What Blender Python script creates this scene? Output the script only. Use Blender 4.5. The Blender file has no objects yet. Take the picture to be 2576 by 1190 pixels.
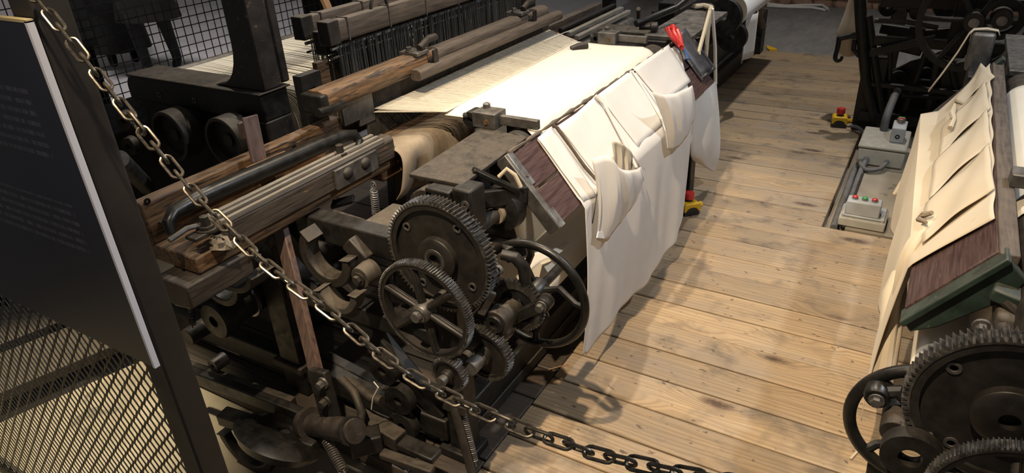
import bpy, math, random
from mathutils import Vector, Matrix
random.seed(7)
V = Vector
PI = math.pi
scene = bpy.context.scene
C = scene.collection

# ------------------------------------------------------------------ camera
FPX = 1746.855
RW = ((0.5067863, -0.8606576, -0.0493574), (-0.4320250, -0.2040123, -0.8784836), (0.7460040, 0.4665271, -0.4752163))
CAM = V((0, 0, 1.6))
cd = bpy.data.cameras.new('camera')
cam = bpy.data.objects.new('camera', cd)
C.objects.link(cam)
r0, r1, r2 = V(RW[0]), -V(RW[1]), -V(RW[2])
cam.matrix_world = Matrix(((r0.x, r1.x, r2.x, CAM.x), (r0.y, r1.y, r2.y, CAM.y), (r0.z, r1.z, r2.z, CAM.z), (0, 0, 0, 1)))
cd.sensor_width = 36
cd.lens = FPX / 2576 * 36
cd.clip_start = 0.02
scene.camera = cam

# ------------------------------------------------------------------ world, lights, exposure
scene.view_settings.view_transform = 'Standard'
scene.view_settings.look = 'None'
scene.view_settings.gamma = 1
scene.view_settings.use_curve_mapping = False
scene.view_settings.exposure = 1.15
w = bpy.data.worlds.new('hall_ambience')
scene.world = w
w.use_nodes = True
w.node_tree.nodes['Background'].inputs[0].default_value = (0.9, 0.86, 0.85, 1)
w.node_tree.nodes['Background'].inputs[1].default_value = 0.06

def lamp(name, loc, aim, power, color, size=0.12, angle=None, blend=0.6):
    l = bpy.data.lights.new(name, 'SPOT' if angle else 'POINT')
    l.energy = power
    l.color = color
    l.shadow_soft_size = size
    if angle:
        l.spot_size = math.radians(angle)
        l.spot_blend = blend
    o = bpy.data.objects.new(name, l)
    C.objects.link(o)
    o.location = loc
    o.rotation_euler = (V(aim) - V(loc)).to_track_quat('-Z', 'Y').to_euler()
    return o
WARM = (1.0, 0.80, 0.56)
WHITE = (1.0, 0.93, 0.84)
COOL = (0.88, 0.93, 1.0)
lamp('ceiling_spot_over_loom', (2.3, 1.05, 3.2), (2.2, 1.0, 0.6), 100, (1.0, .87, .68), 0.03, 84, .8)
lamp('ceiling_spot_over_aisle_entry', (0.09, 0.55, 3.2), (1.9, 0.72, 0.0), 255, WARM, 0.025, 47, .6)
lamp('ceiling_spot_over_right_loom', (2.4, -1.1, 3.1), (2.2, 0.5, 0.35), 84, (.84, .91, 1.0), 0.06, 90)
lamp('ceiling_spot_behind_loom', (2.5, 2.75, 3.2), (2.3, 1.75, 0.9), 70, (1.0, .90, .76), 0.03, 70, .6)
lamp('ceiling_spot_far_aisle', (5.2, 0.5, 3.3), (5.3, 0.8, 0.0), 95, (1.0, 0.94, 0.86), 0.05, 100)
lamp('ceiling_spot_gallery', (3.6, 5.6, 3.4), (3.8, 6.2, 0.0), 140, (1.0, 0.95, 0.93), 0.2, 120)
lamp('ceiling_spot_left_corner', (0.75, 3.1, 2.7), (0.46, 2.38, 0.0), 300, (1.0, 0.86, 0.56), 0.05, 33, .5)

# ------------------------------------------------------------------ helpers
def P(px, py, x=None, y=None, z=None):
    """point of the place seen at a photograph pixel, at a known coordinate"""
    a, b = (px - 1288) / FPX, (py - 595) / FPX
    d = V((RW[0][i] * a + RW[1][i] * b + RW[2][i] for i in range(3)))
    t = x / d.x if x is not None else (y / d.y if y is not None else (z - 1.6) / d.z)
    return CAM + d * t

WLOC = {}
def place(o, parent, loc):
    C.objects.link(o)
    WLOC[o.name] = V(loc)
    if parent:
        o.parent = parent
        o.location = V(loc) - WLOC[parent.name]
    else:
        o.location = V(loc)

def tag(o, label, cat, group=None, kind=None):
    if label: o['label'] = label
    if cat: o['category'] = cat
    if group: o['group'] = group
    if kind: o['kind'] = kind
    return o

def thing(name, loc, label, cat, group=None):
    o = bpy.data.objects.new(name, None)
    o.empty_display_size = 0.1
    place(o, None, loc)
    return tag(o, label, cat, group)

def frame_of(d, up=V((0, 0, 1))):
    d = V(d).normalized()
    s = d.cross(up)
    if s.length < 1e-4:
        s = d.cross(V((0, 1, 0)))
    s.normalize()
    return d, s, s.cross(d).normalized()

class MB:
    def __init__(self):
        self.v, self.f = [], []
    def add(self, vs, fs):
        b = len(self.v)
        self.v += [V(q) for q in vs]
        self.f += [tuple(i + b for i in q) for q in fs]
        return self
    def obb(self, c, a, b, d):
        c, a, b, d = V(c), V(a), V(b), V(d)
        vs = [c + a * i + b * j + d * k for k in (-1, 1) for j in (-1, 1) for i in (-1, 1)]
        fs = [(0, 2, 3, 1), (4, 5, 7, 6), (0, 1, 5, 4), (2, 6, 7, 3), (0, 4, 6, 2), (1, 3, 7, 5)]
        if a.cross(b).dot(d) < 0:
            fs = [q[::-1] for q in fs]
        return self.add(vs, fs)
    def box(self, x0, x1, y0, y1, z0, z1):
        return self.obb(((x0 + x1) / 2, (y0 + y1) / 2, (z0 + z1) / 2), ((x1 - x0) / 2, 0, 0), (0, (y1 - y0) / 2, 0), (0, 0, (z1 - z0) / 2))
    def bar(self, p0, p1, wd, h, up=V((0, 0, 1))):
        p0, p1 = V(p0), V(p1)
        d, s, u = frame_of(p1 - p0, V(up))
        return self.obb((p0 + p1) / 2, (p1 - p0) / 2, s * wd / 2, u * h / 2)
    def tube(self, pts, r, n=8, closed=False):
        pts = [V(p) for p in pts]
        m = len(pts)
        rs = r if isinstance(r, (list, tuple)) else [r] * m
        vs, fs = [], []
        prev = None
        for i, p in enumerate(pts):
            if closed:
                d = pts[(i + 1) % m] - pts[i - 1]
            else:
                d = pts[min(i + 1, m - 1)] - pts[max(i - 1, 0)]
            d.normalize()
            if prev is None:
                _, s, u = frame_of(d)
            else:
                s = prev - d * prev.dot(d)
                if s.length < 1e-5:
                    _, s, u = frame_of(d)
                s.normalize()
            u = s.cross(d)
            prev = s
            vs += [p + (s * math.cos(2 * PI * k / n) + u * math.sin(2 * PI * k / n)) * rs[i] for k in range(n)]
        for i in range(m if closed else m - 1):
            j = (i + 1) % m
            for k in range(n):
                l = (k + 1) % n
                fs.append((i * n + k, j * n + k, j * n + l, i * n + l))
        if not closed:
            fs.append(tuple(range(n)))
            fs.append(tuple((m - 1) * n + k for k in reversed(range(n))))
        return self.add(vs, fs)
    def cyl(self, p0, p1, r, rb=None, n=20):
        return self.tube([p0, p1], [r, r if rb is None else rb], n)
    def lathe(self, c, axis, prof, n=28):
        """prof: (t along axis, radius)"""
        c = V(c)
        d, s, u = frame_of(axis)
        vs, fs = [], []
        for t, r in prof:
            vs += [c + d * t + (s * math.cos(2 * PI * k / n) + u * math.sin(2 * PI * k / n)) * max(r, 1e-4) for k in range(n)]
        m = len(prof)
        for i in range(m - 1):
            for k in range(n):
                l = (k + 1) % n
                fs.append((i * n + k, (i + 1) * n + k, (i + 1) * n + l, i * n + l))
        if (V(prof[0])-V(prof[-1])).length > 1e-6:
            fs.append(tuple(range(n)))
            fs.append(tuple((m - 1) * n + k for k in reversed(range(n))))
        return self.add(vs, fs)
    def prism(self, poly, axis, a0, a1):
        """poly in the plane across axis ('x': (y,z), 'y': (x,z), 'z': (x,y))"""
        def mk(p, a):
            return {'x': (a, p[0], p[1]), 'y': (p[0], a, p[1]), 'z': (p[0], p[1], a)}[axis]
        n = len(poly)
        vs = [mk(p, a0) for p in poly] + [mk(p, a1) for p in poly]
        fs = [tuple(range(n)), tuple(range(2 * n - 1, n - 1, -1))]
        fs += [(i, n + i, n + (i + 1) % n, (i + 1) % n) for i in range(n)]
        return self.add(vs, fs)
    def gear(self, c, ro, teeth, depth, width, ri, twist=0.0):
        """toothed ring about the x axis, near face at c.x"""
        c = V(c)
        vs, fs = [], []
        n = teeth * 4
        for side in (0, 1):
            x = c.x + side * width
            for k in range(n):
                r = ro if k % 4 in (1, 2) else ro - depth
                a = 2 * PI * (k + (0.25 if k % 4 in (0, 1) else -0.25)) / n + twist * side
                vs.append((x, c.y + r * math.cos(a), c.z + r * math.sin(a)))
            for k in range(n):
                a = 2 * PI * k / n
                vs.append((x, c.y + ri * math.cos(a), c.z + ri * math.sin(a)))
        N2 = 2 * n
        for k in range(n):
            l = (k + 1) % n
            fs.append((k, n + k, n + l, l))
            fs.append((N2 + k, N2 + l, N2 + n + l, N2 + n + k))
            fs.append((k, l, N2 + l, N2 + k))
            fs.append((n + k, N2 + n + k, N2 + n + l, n + l))
        return self.add(vs, fs)
    def helix(self, p0, p1, R, r, turns, n=6, per=14):
        p0, p1 = V(p0), V(p1)
        d, s, u = frame_of(p1 - p0)
        m = int(turns * per)
        pts = [p0 + (p1 - p0) * (i / m) + (s * math.cos(2 * PI * i / per) + u * math.sin(2 * PI * i / per)) * R for i in range(m + 1)]
        return self.tube(pts, r, n)
    def sheet(self, fn, nu, nv):
        vs = [fn(i / nu, j / nv) for j in range(nv + 1) for i in range(nu + 1)]
        fs = [(j * (nu + 1) + i, j * (nu + 1) + i + 1, (j + 1) * (nu + 1) + i + 1, (j + 1) * (nu + 1) + i) for j in range(nv) for i in range(nu)]
        return self.add(vs, fs)
    def dome(self, c, axis, r, h, n=16):
        return self.lathe(c, axis, [(0, r), (h * .45, r * .88), (h * .8, r * .55), (h, r * .1)], n)
    def bolt(self, c, axis, r=.009, h=.008):
        c, axis = V(c), V(axis).normalized()
        self.tube([c, c + axis * h * .35], r * 1.45, 14)
        return self.tube([c + axis * h * .3, c + axis * (h * .3 + h)], r, 6)
    def mesh(self, name, origin=(0, 0, 0), angle=38):
        me = bpy.data.meshes.new(name)
        o = V(origin)
        me.from_pydata([tuple(q - o) for q in self.v], [], self.f)
        me.validate()
        for p in me.polygons:
            p.use_smooth = True
        me.set_sharp_from_angle(angle=math.radians(angle))
        return me
    def build(self, name, mat, parent=None, bevel=0, solid=0, sub=0, label=None, kind=None, angle=38):
        lo = V((min(q[i] for q in self.v) for i in range(3)))
        hi = V((max(q[i] for q in self.v) for i in range(3)))
        org = V(((lo.x + hi.x) / 2, (lo.y + hi.y) / 2, lo.z))
        me = self.mesh(name, org, angle)
        me.materials.append(mat)
        o = bpy.data.objects.new(name, me)
        place(o, parent, org)
        if sub:
            m = o.modifiers.new('smooth', 'SUBSURF'); m.levels = sub; m.render_levels = sub
        if solid:
            m = o.modifiers.new('thickness', 'SOLIDIFY'); m.thickness = solid; m.offset = 0
        if bevel:
            m = o.modifiers.new('edges', 'BEVEL'); m.width = bevel; m.segments = 2; m.limit_method = 'ANGLE'; m.angle_limit = math.radians(40)
        if label: o['label'] = label
        if kind: o['kind'] = kind
        return o

def one(name, mat, parent, fn, *a, bevel=0, label=None, **k):
    """one shape as one part"""
    m = MB()
    getattr(m, fn)(*a, **k)
    return m.build(name, mat, parent, bevel=bevel, label=label)

# ------------------------------------------------------------------ materials
def mixc(nt, fac, a, b, typ='MIX'):
    n = nt.nodes.new('ShaderNodeMix'); n.data_type = 'RGBA'; n.blend_type = typ
    for s, q in ((n.inputs[0], fac), (n.inputs[6], a), (n.inputs[7], b)):
        if hasattr(q, 'links'): nt.links.new(q, s)
        else: s.default_value = q if not isinstance(q, tuple) else (*q, 1)
    return n.outputs[2]
def math_(nt, op, a, b=0.0, c=0.0, clamp=False):
    n = nt.nodes.new('ShaderNodeMath'); n.operation = op; n.use_clamp = clamp
    for s, q in zip(n.inputs, (a, b, c)):
        if hasattr(q, 'links'): nt.links.new(q, s)
        else: s.default_value = q
    return n.outputs[0]
def ramp(nt, fac, lo, hi):
    n = nt.nodes.new('ShaderNodeMapRange')
    nt.links.new(fac, n.inputs[0])
    n.inputs[1].default_value = lo; n.inputs[2].default_value = hi
    return n.outputs[0]
def coords(nt, scale=(1, 1, 1), rnd=False, which='Object'):
    tc = nt.nodes.new('ShaderNodeTexCoord')
    mp = nt.nodes.new('ShaderNodeMapping')
    mp.inputs['Scale'].default_value = scale
    nt.links.new(tc.outputs[which], mp.inputs[0])
    if rnd:
        oi = nt.nodes.new('ShaderNodeObjectInfo')
        cb = nt.nodes.new('ShaderNodeCombineXYZ')
        for k, q in enumerate((37.0, 91.0, 53.0)):
            nt.links.new(math_(nt, 'MULTIPLY', oi.outputs['Random'], q), cb.inputs[k])
        nt.links.new(cb.outputs[0], mp.inputs['Location'])
    return mp.outputs[0]
def noise(nt, vec, scale, detail=4, rough=.6, dist=0.0):
    n = nt.nodes.new('ShaderNodeTexNoise')
    nt.links.new(vec, n.inputs['Vector'])
    n.inputs['Scale'].default_value = scale; n.inputs['Detail'].default_value = detail
    n.inputs['Roughness'].default_value = rough; n.inputs['Distortion'].default_value = dist
    return n.outputs['Fac']
def newmat(name):
    m = bpy.data.materials.new(name); m.use_nodes = True
    nt = m.node_tree
    return m, nt, nt.nodes['Principled BSDF']
def setin(nt, b, key, val):
    if hasattr(val, 'links'): nt.links.new(val, b.inputs[key])
    else: b.inputs[key].default_value = val if not isinstance(val, tuple) else (*val, 1)
def bump(nt, b, h, strength, dist=.002):
    n = nt.nodes.new('ShaderNodeBump')
    n.inputs['Strength'].default_value = strength; n.inputs['Distance'].default_value = dist
    nt.links.new(h, n.inputs['Height']); nt.links.new(n.outputs[0], b.inputs['Normal'])

def mat(name, a, b, scale=20, stretch=(1, 1, 1), rough=(.5, .7), metal=0.0, bmp=.2, dust=0.0, dustc=(.16, .13, .095), spots=None, rnd=False, detail=5):
    """two-tone worn material; dust lies on upward faces, spots are rust or chips"""
    m, nt, bs = newmat(name)
    vec = coords(nt, stretch, rnd)
    f = noise(nt, vec, scale, detail)
    col = mixc(nt, ramp(nt, f, .34, .66), a, b)
    if spots:
        s = noise(nt, coords(nt, stretch, rnd), spots[1], 3, .7)
        col = mixc(nt, ramp(nt, s, spots[2], spots[2] + .07), col, spots[0])
    rg = nt.nodes.new('ShaderNodeMapRange'); nt.links.new(f, rg.inputs[0])
    rg.inputs[1].default_value = .3; rg.inputs[2].default_value = .7
    rg.inputs[3].default_value = rough[0]; rg.inputs[4].default_value = rough[1]
    ro = rg.outputs[0]; me = metal
    if dust:
        g = nt.nodes.new('ShaderNodeNewGeometry')
        sx = nt.nodes.new('ShaderNodeSeparateXYZ'); nt.links.new(g.outputs['Normal'], sx.inputs[0])
        dn = noise(nt, coords(nt), 35, 5, .7)
        up = math_(nt, 'MULTIPLY', ramp(nt, sx.outputs[2], .25, .9), ramp(nt, dn, .25, .6))
        up = math_(nt, 'MULTIPLY', up, dust, clamp=True)
        col = mixc(nt, up, col, dustc)
        ro = math_(nt, 'ADD', ro, math_(nt, 'MULTIPLY', up, .35), clamp=True)
        if metal: me = math_(nt, 'MULTIPLY', math_(nt, 'SUBTRACT', 1.0, up), metal)
    setin(nt, bs, 'Base Color', col); setin(nt, bs, 'Roughness', ro); setin(nt, bs, 'Metallic', me)
    if bmp: bump(nt, bs, f, bmp)
    return m

IRON = mat('black_cast_iron', (.007, .0067, .0064), (.017, .0158, .0145), 28, rough=(.36, .6), metal=.3, bmp=.25, dust=.22, dustc=(.065, .055, .044))
IRONC = mat('oiled_black_iron', (.008, .008, .0075), (.016, .015, .0135), 30, rough=(.26, .42), metal=.4, bmp=.15, dust=.15, dustc=(.07, .056, .042))
IRONB = mat('brown_dusty_iron', (.017, .0148, .0125), (.034, .028, .0225), 18, rough=(.45, .7), metal=.25, bmp=.25, dust=.5, dustc=(.105, .083, .060))
IRONR = mat('rust_flecked_iron', (.018, .015, .0135), (.036, .029, .025), 16, rough=(.45, .65), metal=.3, bmp=.3, dust=.4, dustc=(.10, .08, .06), spots=((.15, .10, .06), 45, .64))
STEEL = mat('worn_bright_steel', (.22, .21, .20), (.40, .39, .37), 30, rough=(.3, .5), metal=.85, bmp=.1)
GSTEEL = mat('grey_worn_steel', (.09, .085, .08), (.17, .16, .15), 26, rough=(.35, .55), metal=.7, bmp=.15, dust=.3)
TOOTH = mat('greased_gear_steel', (.055, .052, .048), (.16, .15, .138), 60, rough=(.28, .45), metal=.75, bmp=.1)
WOODO = mat('old_orange_brown_wood', (.034, .020, .013), (.22, .118, .050), 8, (1.2, 14, 14), rough=(.45, .7), bmp=.5, dust=.35, dustc=(.15, .115, .082), spots=((.016, .013, .011), 5, .55))
WOODD = mat('oily_dark_wood', (.020, .016, .013), (.058, .043, .031), 9, (1.2, 16, 16), rough=(.45, .7), bmp=.5, dust=.3, spots=((.26, .145, .065), 6, .66))
WOODG = mat('grey_brown_wood', (.042, .032, .025), (.105, .078, .058), 8, (1.2, 16, 16), rough=(.5, .75), bmp=.4, dust=.35, dustc=(.14, .112, .088), spots=((.10, .055, .026), 6, .64))
BOARD = mat('dark_red_varnished_wood', (.036, .019, .018), (.078, .046, .042), 10, (1, 14, 14), rough=(.32, .5), bmp=.3, spots=((.23, .105, .05), 14, .66))
CASTD = mat('dusty_brown_casting', (.030, .026, .021), (.062, .052, .041), 14, rough=(.6, .85), metal=.1, bmp=.3, dust=.6, dustc=(.13, .105, .078))
STICK = mat('red_brown_stick_wood', (.060, .038, .032), (.13, .082, .066), 10, (9, 9, 1.2), rough=(.5, .7), bmp=.3)
RAWWOOD = mat('pale_raw_wood', (.36, .20, .10), (.50, .30, .16), 10, (8, 8, 1), rough=(.55, .7), bmp=.2)
LEATHER = mat('red_stained_leather', (.060, .040, .037), (.115, .080, .072), 12, (6, 6, 1), rough=(.5, .7), bmp=.3, spots=((.15, .022, .015), 9, .6))
CANVAS = mat('dirty_tan_canvas', (.15, .115, .078), (.30, .24, .17), 7, rough=(.8, .95), bmp=.3, spots=((.085, .062, .04), 5, .60))
PLASTG = mat('grey_plastic', (.30, .31, .31), (.37, .38, .38), 12, rough=(.4, .55), bmp=.03)
PLASTC = mat('dusty_cream_plastic', (.36, .34, .28), (.44, .42, .36), 9, rough=(.5, .7), bmp=.05, dust=.6, dustc=(.22, .19, .15))
YELLOW = mat('yellow_plastic', (.62, .36, .012), (.74, .46, .02), 9, rough=(.35, .5), bmp=.03)
REDP = mat('red_plastic', (.42, .02, .02), (.56, .035, .03), 9, rough=(.3, .45), bmp=.03)
GREENP = mat('green_plastic', (.03, .25, .06), (.05, .36, .10), 9, rough=(.3, .45), bmp=.03)
BLACKP = mat('black_plastic', (.012, .012, .013), (.022, .022, .024), 9, rough=(.35, .5), bmp=.03)
BLUEP = mat('blue_plastic', (.03, .09, .25), (.05, .14, .36), 9, rough=(.3, .45), bmp=.03)
PIPE = mat('grey_conduit', (.075, .075, .078), (.13, .13, .135), 12, rough=(.5, .7), bmp=.1, dust=.4)
GREENI = mat('green_painted_iron', (.011, .021, .017), (.024, .042, .034), 16, rough=(.4, .6), metal=.1, bmp=.3, dust=.3, spots=((.20, .17, .12), 40, .68))
LINT = mat('grey_lint', (.11, .09, .065), (.25, .205, .15), 40, rough=(.9, 1), bmp=.6)
WHITEP = mat('white_edge', (.74, .74, .80), (.80, .80, .86), 6, rough=(.5, .6), bmp=.0)
YEDGE = mat('yellowed_edge', (.52, .42, .20), (.62, .52, .30), 6, rough=(.5, .6), bmp=.0)
CHAIN = mat('galvanised_chain', (.075, .064, .050), (.19, .165, .13), 90, rough=(.28, .45), metal=.8, bmp=.1, spots=((.10, .065, .035), 60, .6))
MESHM = mat('dark_mesh_steel', (.010, .009, .008), (.020, .018, .015), 40, rough=(.4, .6), metal=.4, bmp=.1)
CABLE = mat('white_cable', (.62, .60, .55), (.70, .68, .63), 8, rough=(.5, .6), bmp=.0)

def cloth(name, a, b, sss=.0, weave=900, crease=3.5, trans=.0):
    m, nt, bs = newmat(name)
    f = noise(nt, coords(nt), crease, 4, .55)
    st = noise(nt, coords(nt, (1, 1, 1)), 11, 4, .7)
    col = mixc(nt, ramp(nt, f, .3, .7), a, b)
    col = mixc(nt, ramp(nt, st, .68, .78), col, tuple(q * .8 for q in a))
    setin(nt, bs, 'Base Color', col); setin(nt, bs, 'Roughness', .92)
    fine = noise(nt, coords(nt), weave, 2, .5)
    h = math_(nt, 'ADD', math_(nt, 'MULTIPLY', f, 2.0), math_(nt, 'MULTIPLY', fine, .15))
    bump(nt, bs, h, .35, .004)
    bs.inputs['Sheen Weight'].default_value = .15
    if trans:
        t = nt.nodes.new('ShaderNodeBsdfTranslucent'); nt.links.new(col, t.inputs[0])
        ms = nt.nodes.new('ShaderNodeMixShader'); ms.inputs[0].default_value = trans
        nt.links.new(bs.outputs[0], ms.inputs[1]); nt.links.new(t.outputs[0], ms.inputs[2])
        nt.links.new(ms.outputs[0], nt.nodes['Material Output'].inputs[0])
    return m
CLOTH = cloth('cream_woven_cotton', (.66, .60, .49), (.72, .66, .55))
GEARI = mat('gear_cast_iron', (.015, .0135, .012), (.028, .025, .022), 26, rough=(.36, .55), metal=.35, bmp=.2, dust=.2, dustc=(.07, .056, .042))
DRAPE = cloth('washed_white_cotton', (.56, .54, .52), (.66, .64, .62), trans=.12)
DRAPEY = cloth('yellowed_cotton', (.50, .42, .30), (.60, .51, .38), trans=.12)
WARPM = mat('cream_cotton_yarn', (.58, .535, .44), (.66, .61, .51), 60, (1, .05, 1), rough=(.85, .95), bmp=.1)
RAILM = mat('dust_whitened_iron', (.10, .092, .08), (.20, .182, .155), 20, (.3, 3, 3), rough=(.5, .7), metal=.2, bmp=.2, dust=.5, dustc=(.24, .215, .175))

def plank_mat(name, light, dark, grey):
    m, nt, bs = newmat(name)
    v = coords(nt, (1, 1, 1), True)
    # knots bend the grain around them
    vo = nt.nodes.new('ShaderNodeTexVoronoi'); nt.links.new(coords(nt, (6.2, 2.2, 0.01), True), vo.inputs['Vector'])
    vo.inputs['Scale'].default_value = 1.0
    sep = nt.nodes.new('ShaderNodeSeparateColor'); nt.links.new(vo.outputs['Color'], sep.inputs[0])
    has = ramp(nt, sep.outputs[0], .30, .34)
    near = math_(nt, 'SUBTRACT', 1.0, ramp(nt, vo.outputs['Distance'], .02, .42), clamp=True)
    halo = math_(nt, 'MULTIPLY', near, has)
    core = math_(nt, 'MULTIPLY', math_(nt, 'SUBTRACT', 1.0, ramp(nt, vo.outputs['Distance'], .08, .17), clamp=True), has)
    mp = nt.nodes.new('ShaderNodeVectorMath'); mp.operation = 'ADD'
    cb = nt.nodes.new('ShaderNodeCombineXYZ'); nt.links.new(math_(nt, 'MULTIPLY', halo, .085), cb.inputs[0])
    nt.links.new(v, mp.inputs[0]); nt.links.new(cb.outputs[0], mp.inputs[1])
    sc = nt.nodes.new('ShaderNodeMapping'); sc.inputs['Scale'].default_value = (1, .075, 1); nt.links.new(mp.outputs[0], sc.inputs[0])
    rings = nt.nodes.new('ShaderNodeTexWave'); rings.bands_direction = 'X'
    nt.links.new(sc.outputs[0], rings.inputs[0])
    rings.inputs['Scale'].default_value = 16; rings.inputs['Distortion'].default_value = 9; rings.inputs['Detail'].default_value = 3
    rings.inputs['Detail Scale'].default_value = 1.4
    sc2 = nt.nodes.new('ShaderNodeMapping'); sc2.inputs['Scale'].default_value = (34, 1.5, 34); nt.links.new(mp.outputs[0], sc2.inputs[0])
    g1 = noise(nt, sc2.outputs[0], 1.0, 6, .66, .8)
    col = mixc(nt, ramp(nt, g1, .28, .75), light, dark)
    col = mixc(nt, math_(nt, 'MULTIPLY', math_(nt, 'POWER', rings.outputs['Fac'], 2.5), .38), col, tuple(q * .45 for q in dark))
    big = noise(nt, coords(nt, (4.0, 1.6, 4.0), True), 1.3, 5, .65)
    col = mixc(nt, math_(nt, 'MULTIPLY', ramp(nt, big, .40, .66), .75), col, grey)
    bl = noise(nt, coords(nt, (2.2, 1.8, 2.2), True), 3.1, 4, .6)
    col = mixc(nt, math_(nt, 'MULTIPLY', ramp(nt, bl, .54, .70), .75), col, tuple(q * .45 for q in grey))
    kn = noise(nt, v, 50, 3, .6)
    col = mixc(nt, math_(nt, 'MULTIPLY', halo, .38), col, tuple(q * .6 for q in dark))
    col = mixc(nt, math_(nt, 'MULTIPLY', core, ramp(nt, kn, .1, .5)), col, (.075, .045, .028))
    sp = noise(nt, coords(nt, (1, .55, 1), True), 48, 2, .5)
    col = mixc(nt, math_(nt, 'MULTIPLY', ramp(nt, sp, .68, .73), .8), col, (.07, .048, .034))
    oi = nt.nodes.new('ShaderNodeObjectInfo')
    val = math_(nt, 'ADD', .80, math_(nt, 'MULTIPLY', oi.outputs['Random'], .36))
    hs = nt.nodes.new('ShaderNodeHueSaturation'); nt.links.new(val, hs.inputs['Value']); nt.links.new(col, hs.inputs['Color'])
    setin(nt, bs, 'Base Color', hs.outputs[0]); setin(nt, bs, 'Roughness', .58)
    bump(nt, bs, math_(nt, 'ADD', g1, math_(nt, 'MULTIPLY', rings.outputs['Fac'], .5)), .45, .003)
    return m
PLANK = plank_mat('worn_pine_plank', (.43, .310, .182), (.315, .215, .122), (.25, .205, .158))
PLANKD = plank_mat('stained_and_shade_plank', (.085, .060, .042), (.055, .040, .029), (.045, .039, .032))  # dark stain by the sill; its tone also carries the shade under the loom
CONC = mat('stained_concrete', (.20, .165, .12), (.30, .255, .19), 3.2, rough=(.7, .9), bmp=.2, spots=((.13, .11, .08), 6, .62), detail=8)
CONCG = mat('grey_floor_sheet', (.155, .150, .145), (.205, .195, .185), 4, (1, 3, 1), rough=(.5, .7), bmp=.1, spots=((.34, .33, .31), 2.2, .70), detail=8)
GALL = mat('pale_gallery_floor', (.34, .33, .33), (.42, .40, .40), 3, rough=(.5, .7), bmp=.05)
STONE = mat('brown_wall_stone', (.26, .155, .10), (.42, .27, .19), 5, rough=(.8, .95), bmp=.6, rnd=True, detail=8)
MORTAR = mat('wall_mortar', (.22, .15, .11), (.30, .21, .155), 8, rough=(.9, 1), bmp=.5)
DARKC = mat('black_backdrop', (.010, .010, .012), (.022, .021, .024), 4, rough=(.7, .9), bmp=.1)

# ------------------------------------------------------------------ floor
fl = MB().box(-1.5, 6.42, -3.2, 3.3, -.16, -.062).build('floor', CONC)
tag(fl, 'stained concrete slab and boarded floor running under the looms', 'floor', kind='structure')
PW, PX0 = .1555, 1.527
edge_y = .283
def plank(x0, x1, y0, y1, m, z=0.0, h=.05, parent=fl, cache={}):
    key = (round(x1 - x0, 3), round(y1 - y0, 3), m.name)
    if key not in cache:
        b = MB().box(-(x1 - x0) / 2 + .003, (x1 - x0) / 2 - .003, -(y1 - y0) / 2, (y1 - y0) / 2, -h, 0)
        cache[key] = b.mesh('plank'); cache[key].materials.append(m)
    o = bpy.data.objects.new('plank', cache[key])
    place(o, parent, ((x0 + x1) / 2, (y0 + y1) / 2, z))
    q = o.modifiers.new('edges', 'BEVEL'); q.width = .0045; q.segments = 2; q.limit_method = 'ANGLE'
    o.rotation_euler = (random.uniform(-.0012, .0012), random.uniform(-.008, .008), 0)
    return o
for k in range(-14, 32):
    x0 = PX0 + k * PW
    z = random.uniform(-.002, .0015)
    ye = .915
    if x0 + PW * .6 < 3.25:
        plank(x0, x0 + PW, -.52 if k == 10 else -1.5, ye, PLANK, z)
        if k == 10: plank(x0, x0 + PW, -1.5, -.016, PLANK, z)
        if k == 10:
            pass
    else:
        plank(x0, x0 + PW, edge_y, 1.36, PLANK, z)
    if x0 < 3.2:
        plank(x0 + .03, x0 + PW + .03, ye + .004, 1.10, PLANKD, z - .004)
        if x0 > 1.0: plank(x0 + .03, x0 + PW + .03, 1.104, 2.75, PLANKD, z - .004)  # planks darkened in colour to stand in for shade below the loom
# the lower concrete strip beside the cut planks, with its channel
pit = MB().box(3.262, 6.42, -1.6, .185, -.06, -.006).build('concrete_strip', CONC, fl)
trim = MB().box(3.262, 6.0, .186, .198, -.05, .0).build('channel_edge', IRON, fl)

# far end: grey floor sheet rising to the stone wall
ff = MB().add([(6.36, -3.2, -.02), (6.36, 3.3, -.02), (8.6, 3.3, .03), (8.6, -3.2, .03), (6.36, -3.2, -.12), (6.36, 3.3, -.12), (8.6, 3.3, -.12), (8.6, -3.2, -.12)],
              [(0, 3, 2, 1), (4, 5, 6, 7), (0, 1, 5, 4), (1, 2, 6, 5), (2, 3, 7, 6), (3, 0, 4, 7)]).build('floor_far', CONCG)
tag(ff, 'grey worn floor sheet at the far end below the stone wall', 'floor', kind='structure')
gf = MB().box(-1.5, 9.5, 3.31, 10.0, -.16, 0).build('floor_gallery', GALL)
tag(gf, 'pale grey gallery floor behind the wire mesh screen', 'floor', kind='structure')
wb = MB().box(8.52, 8.8, -3.2, 3.3, -.1, 2.2).build('wall_back', MORTAR)
tag(wb, 'brown rubble stone wall closing the far end of the aisle', 'wall', kind='structure')
rs = random.Random(3)
zz = -.02
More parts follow.
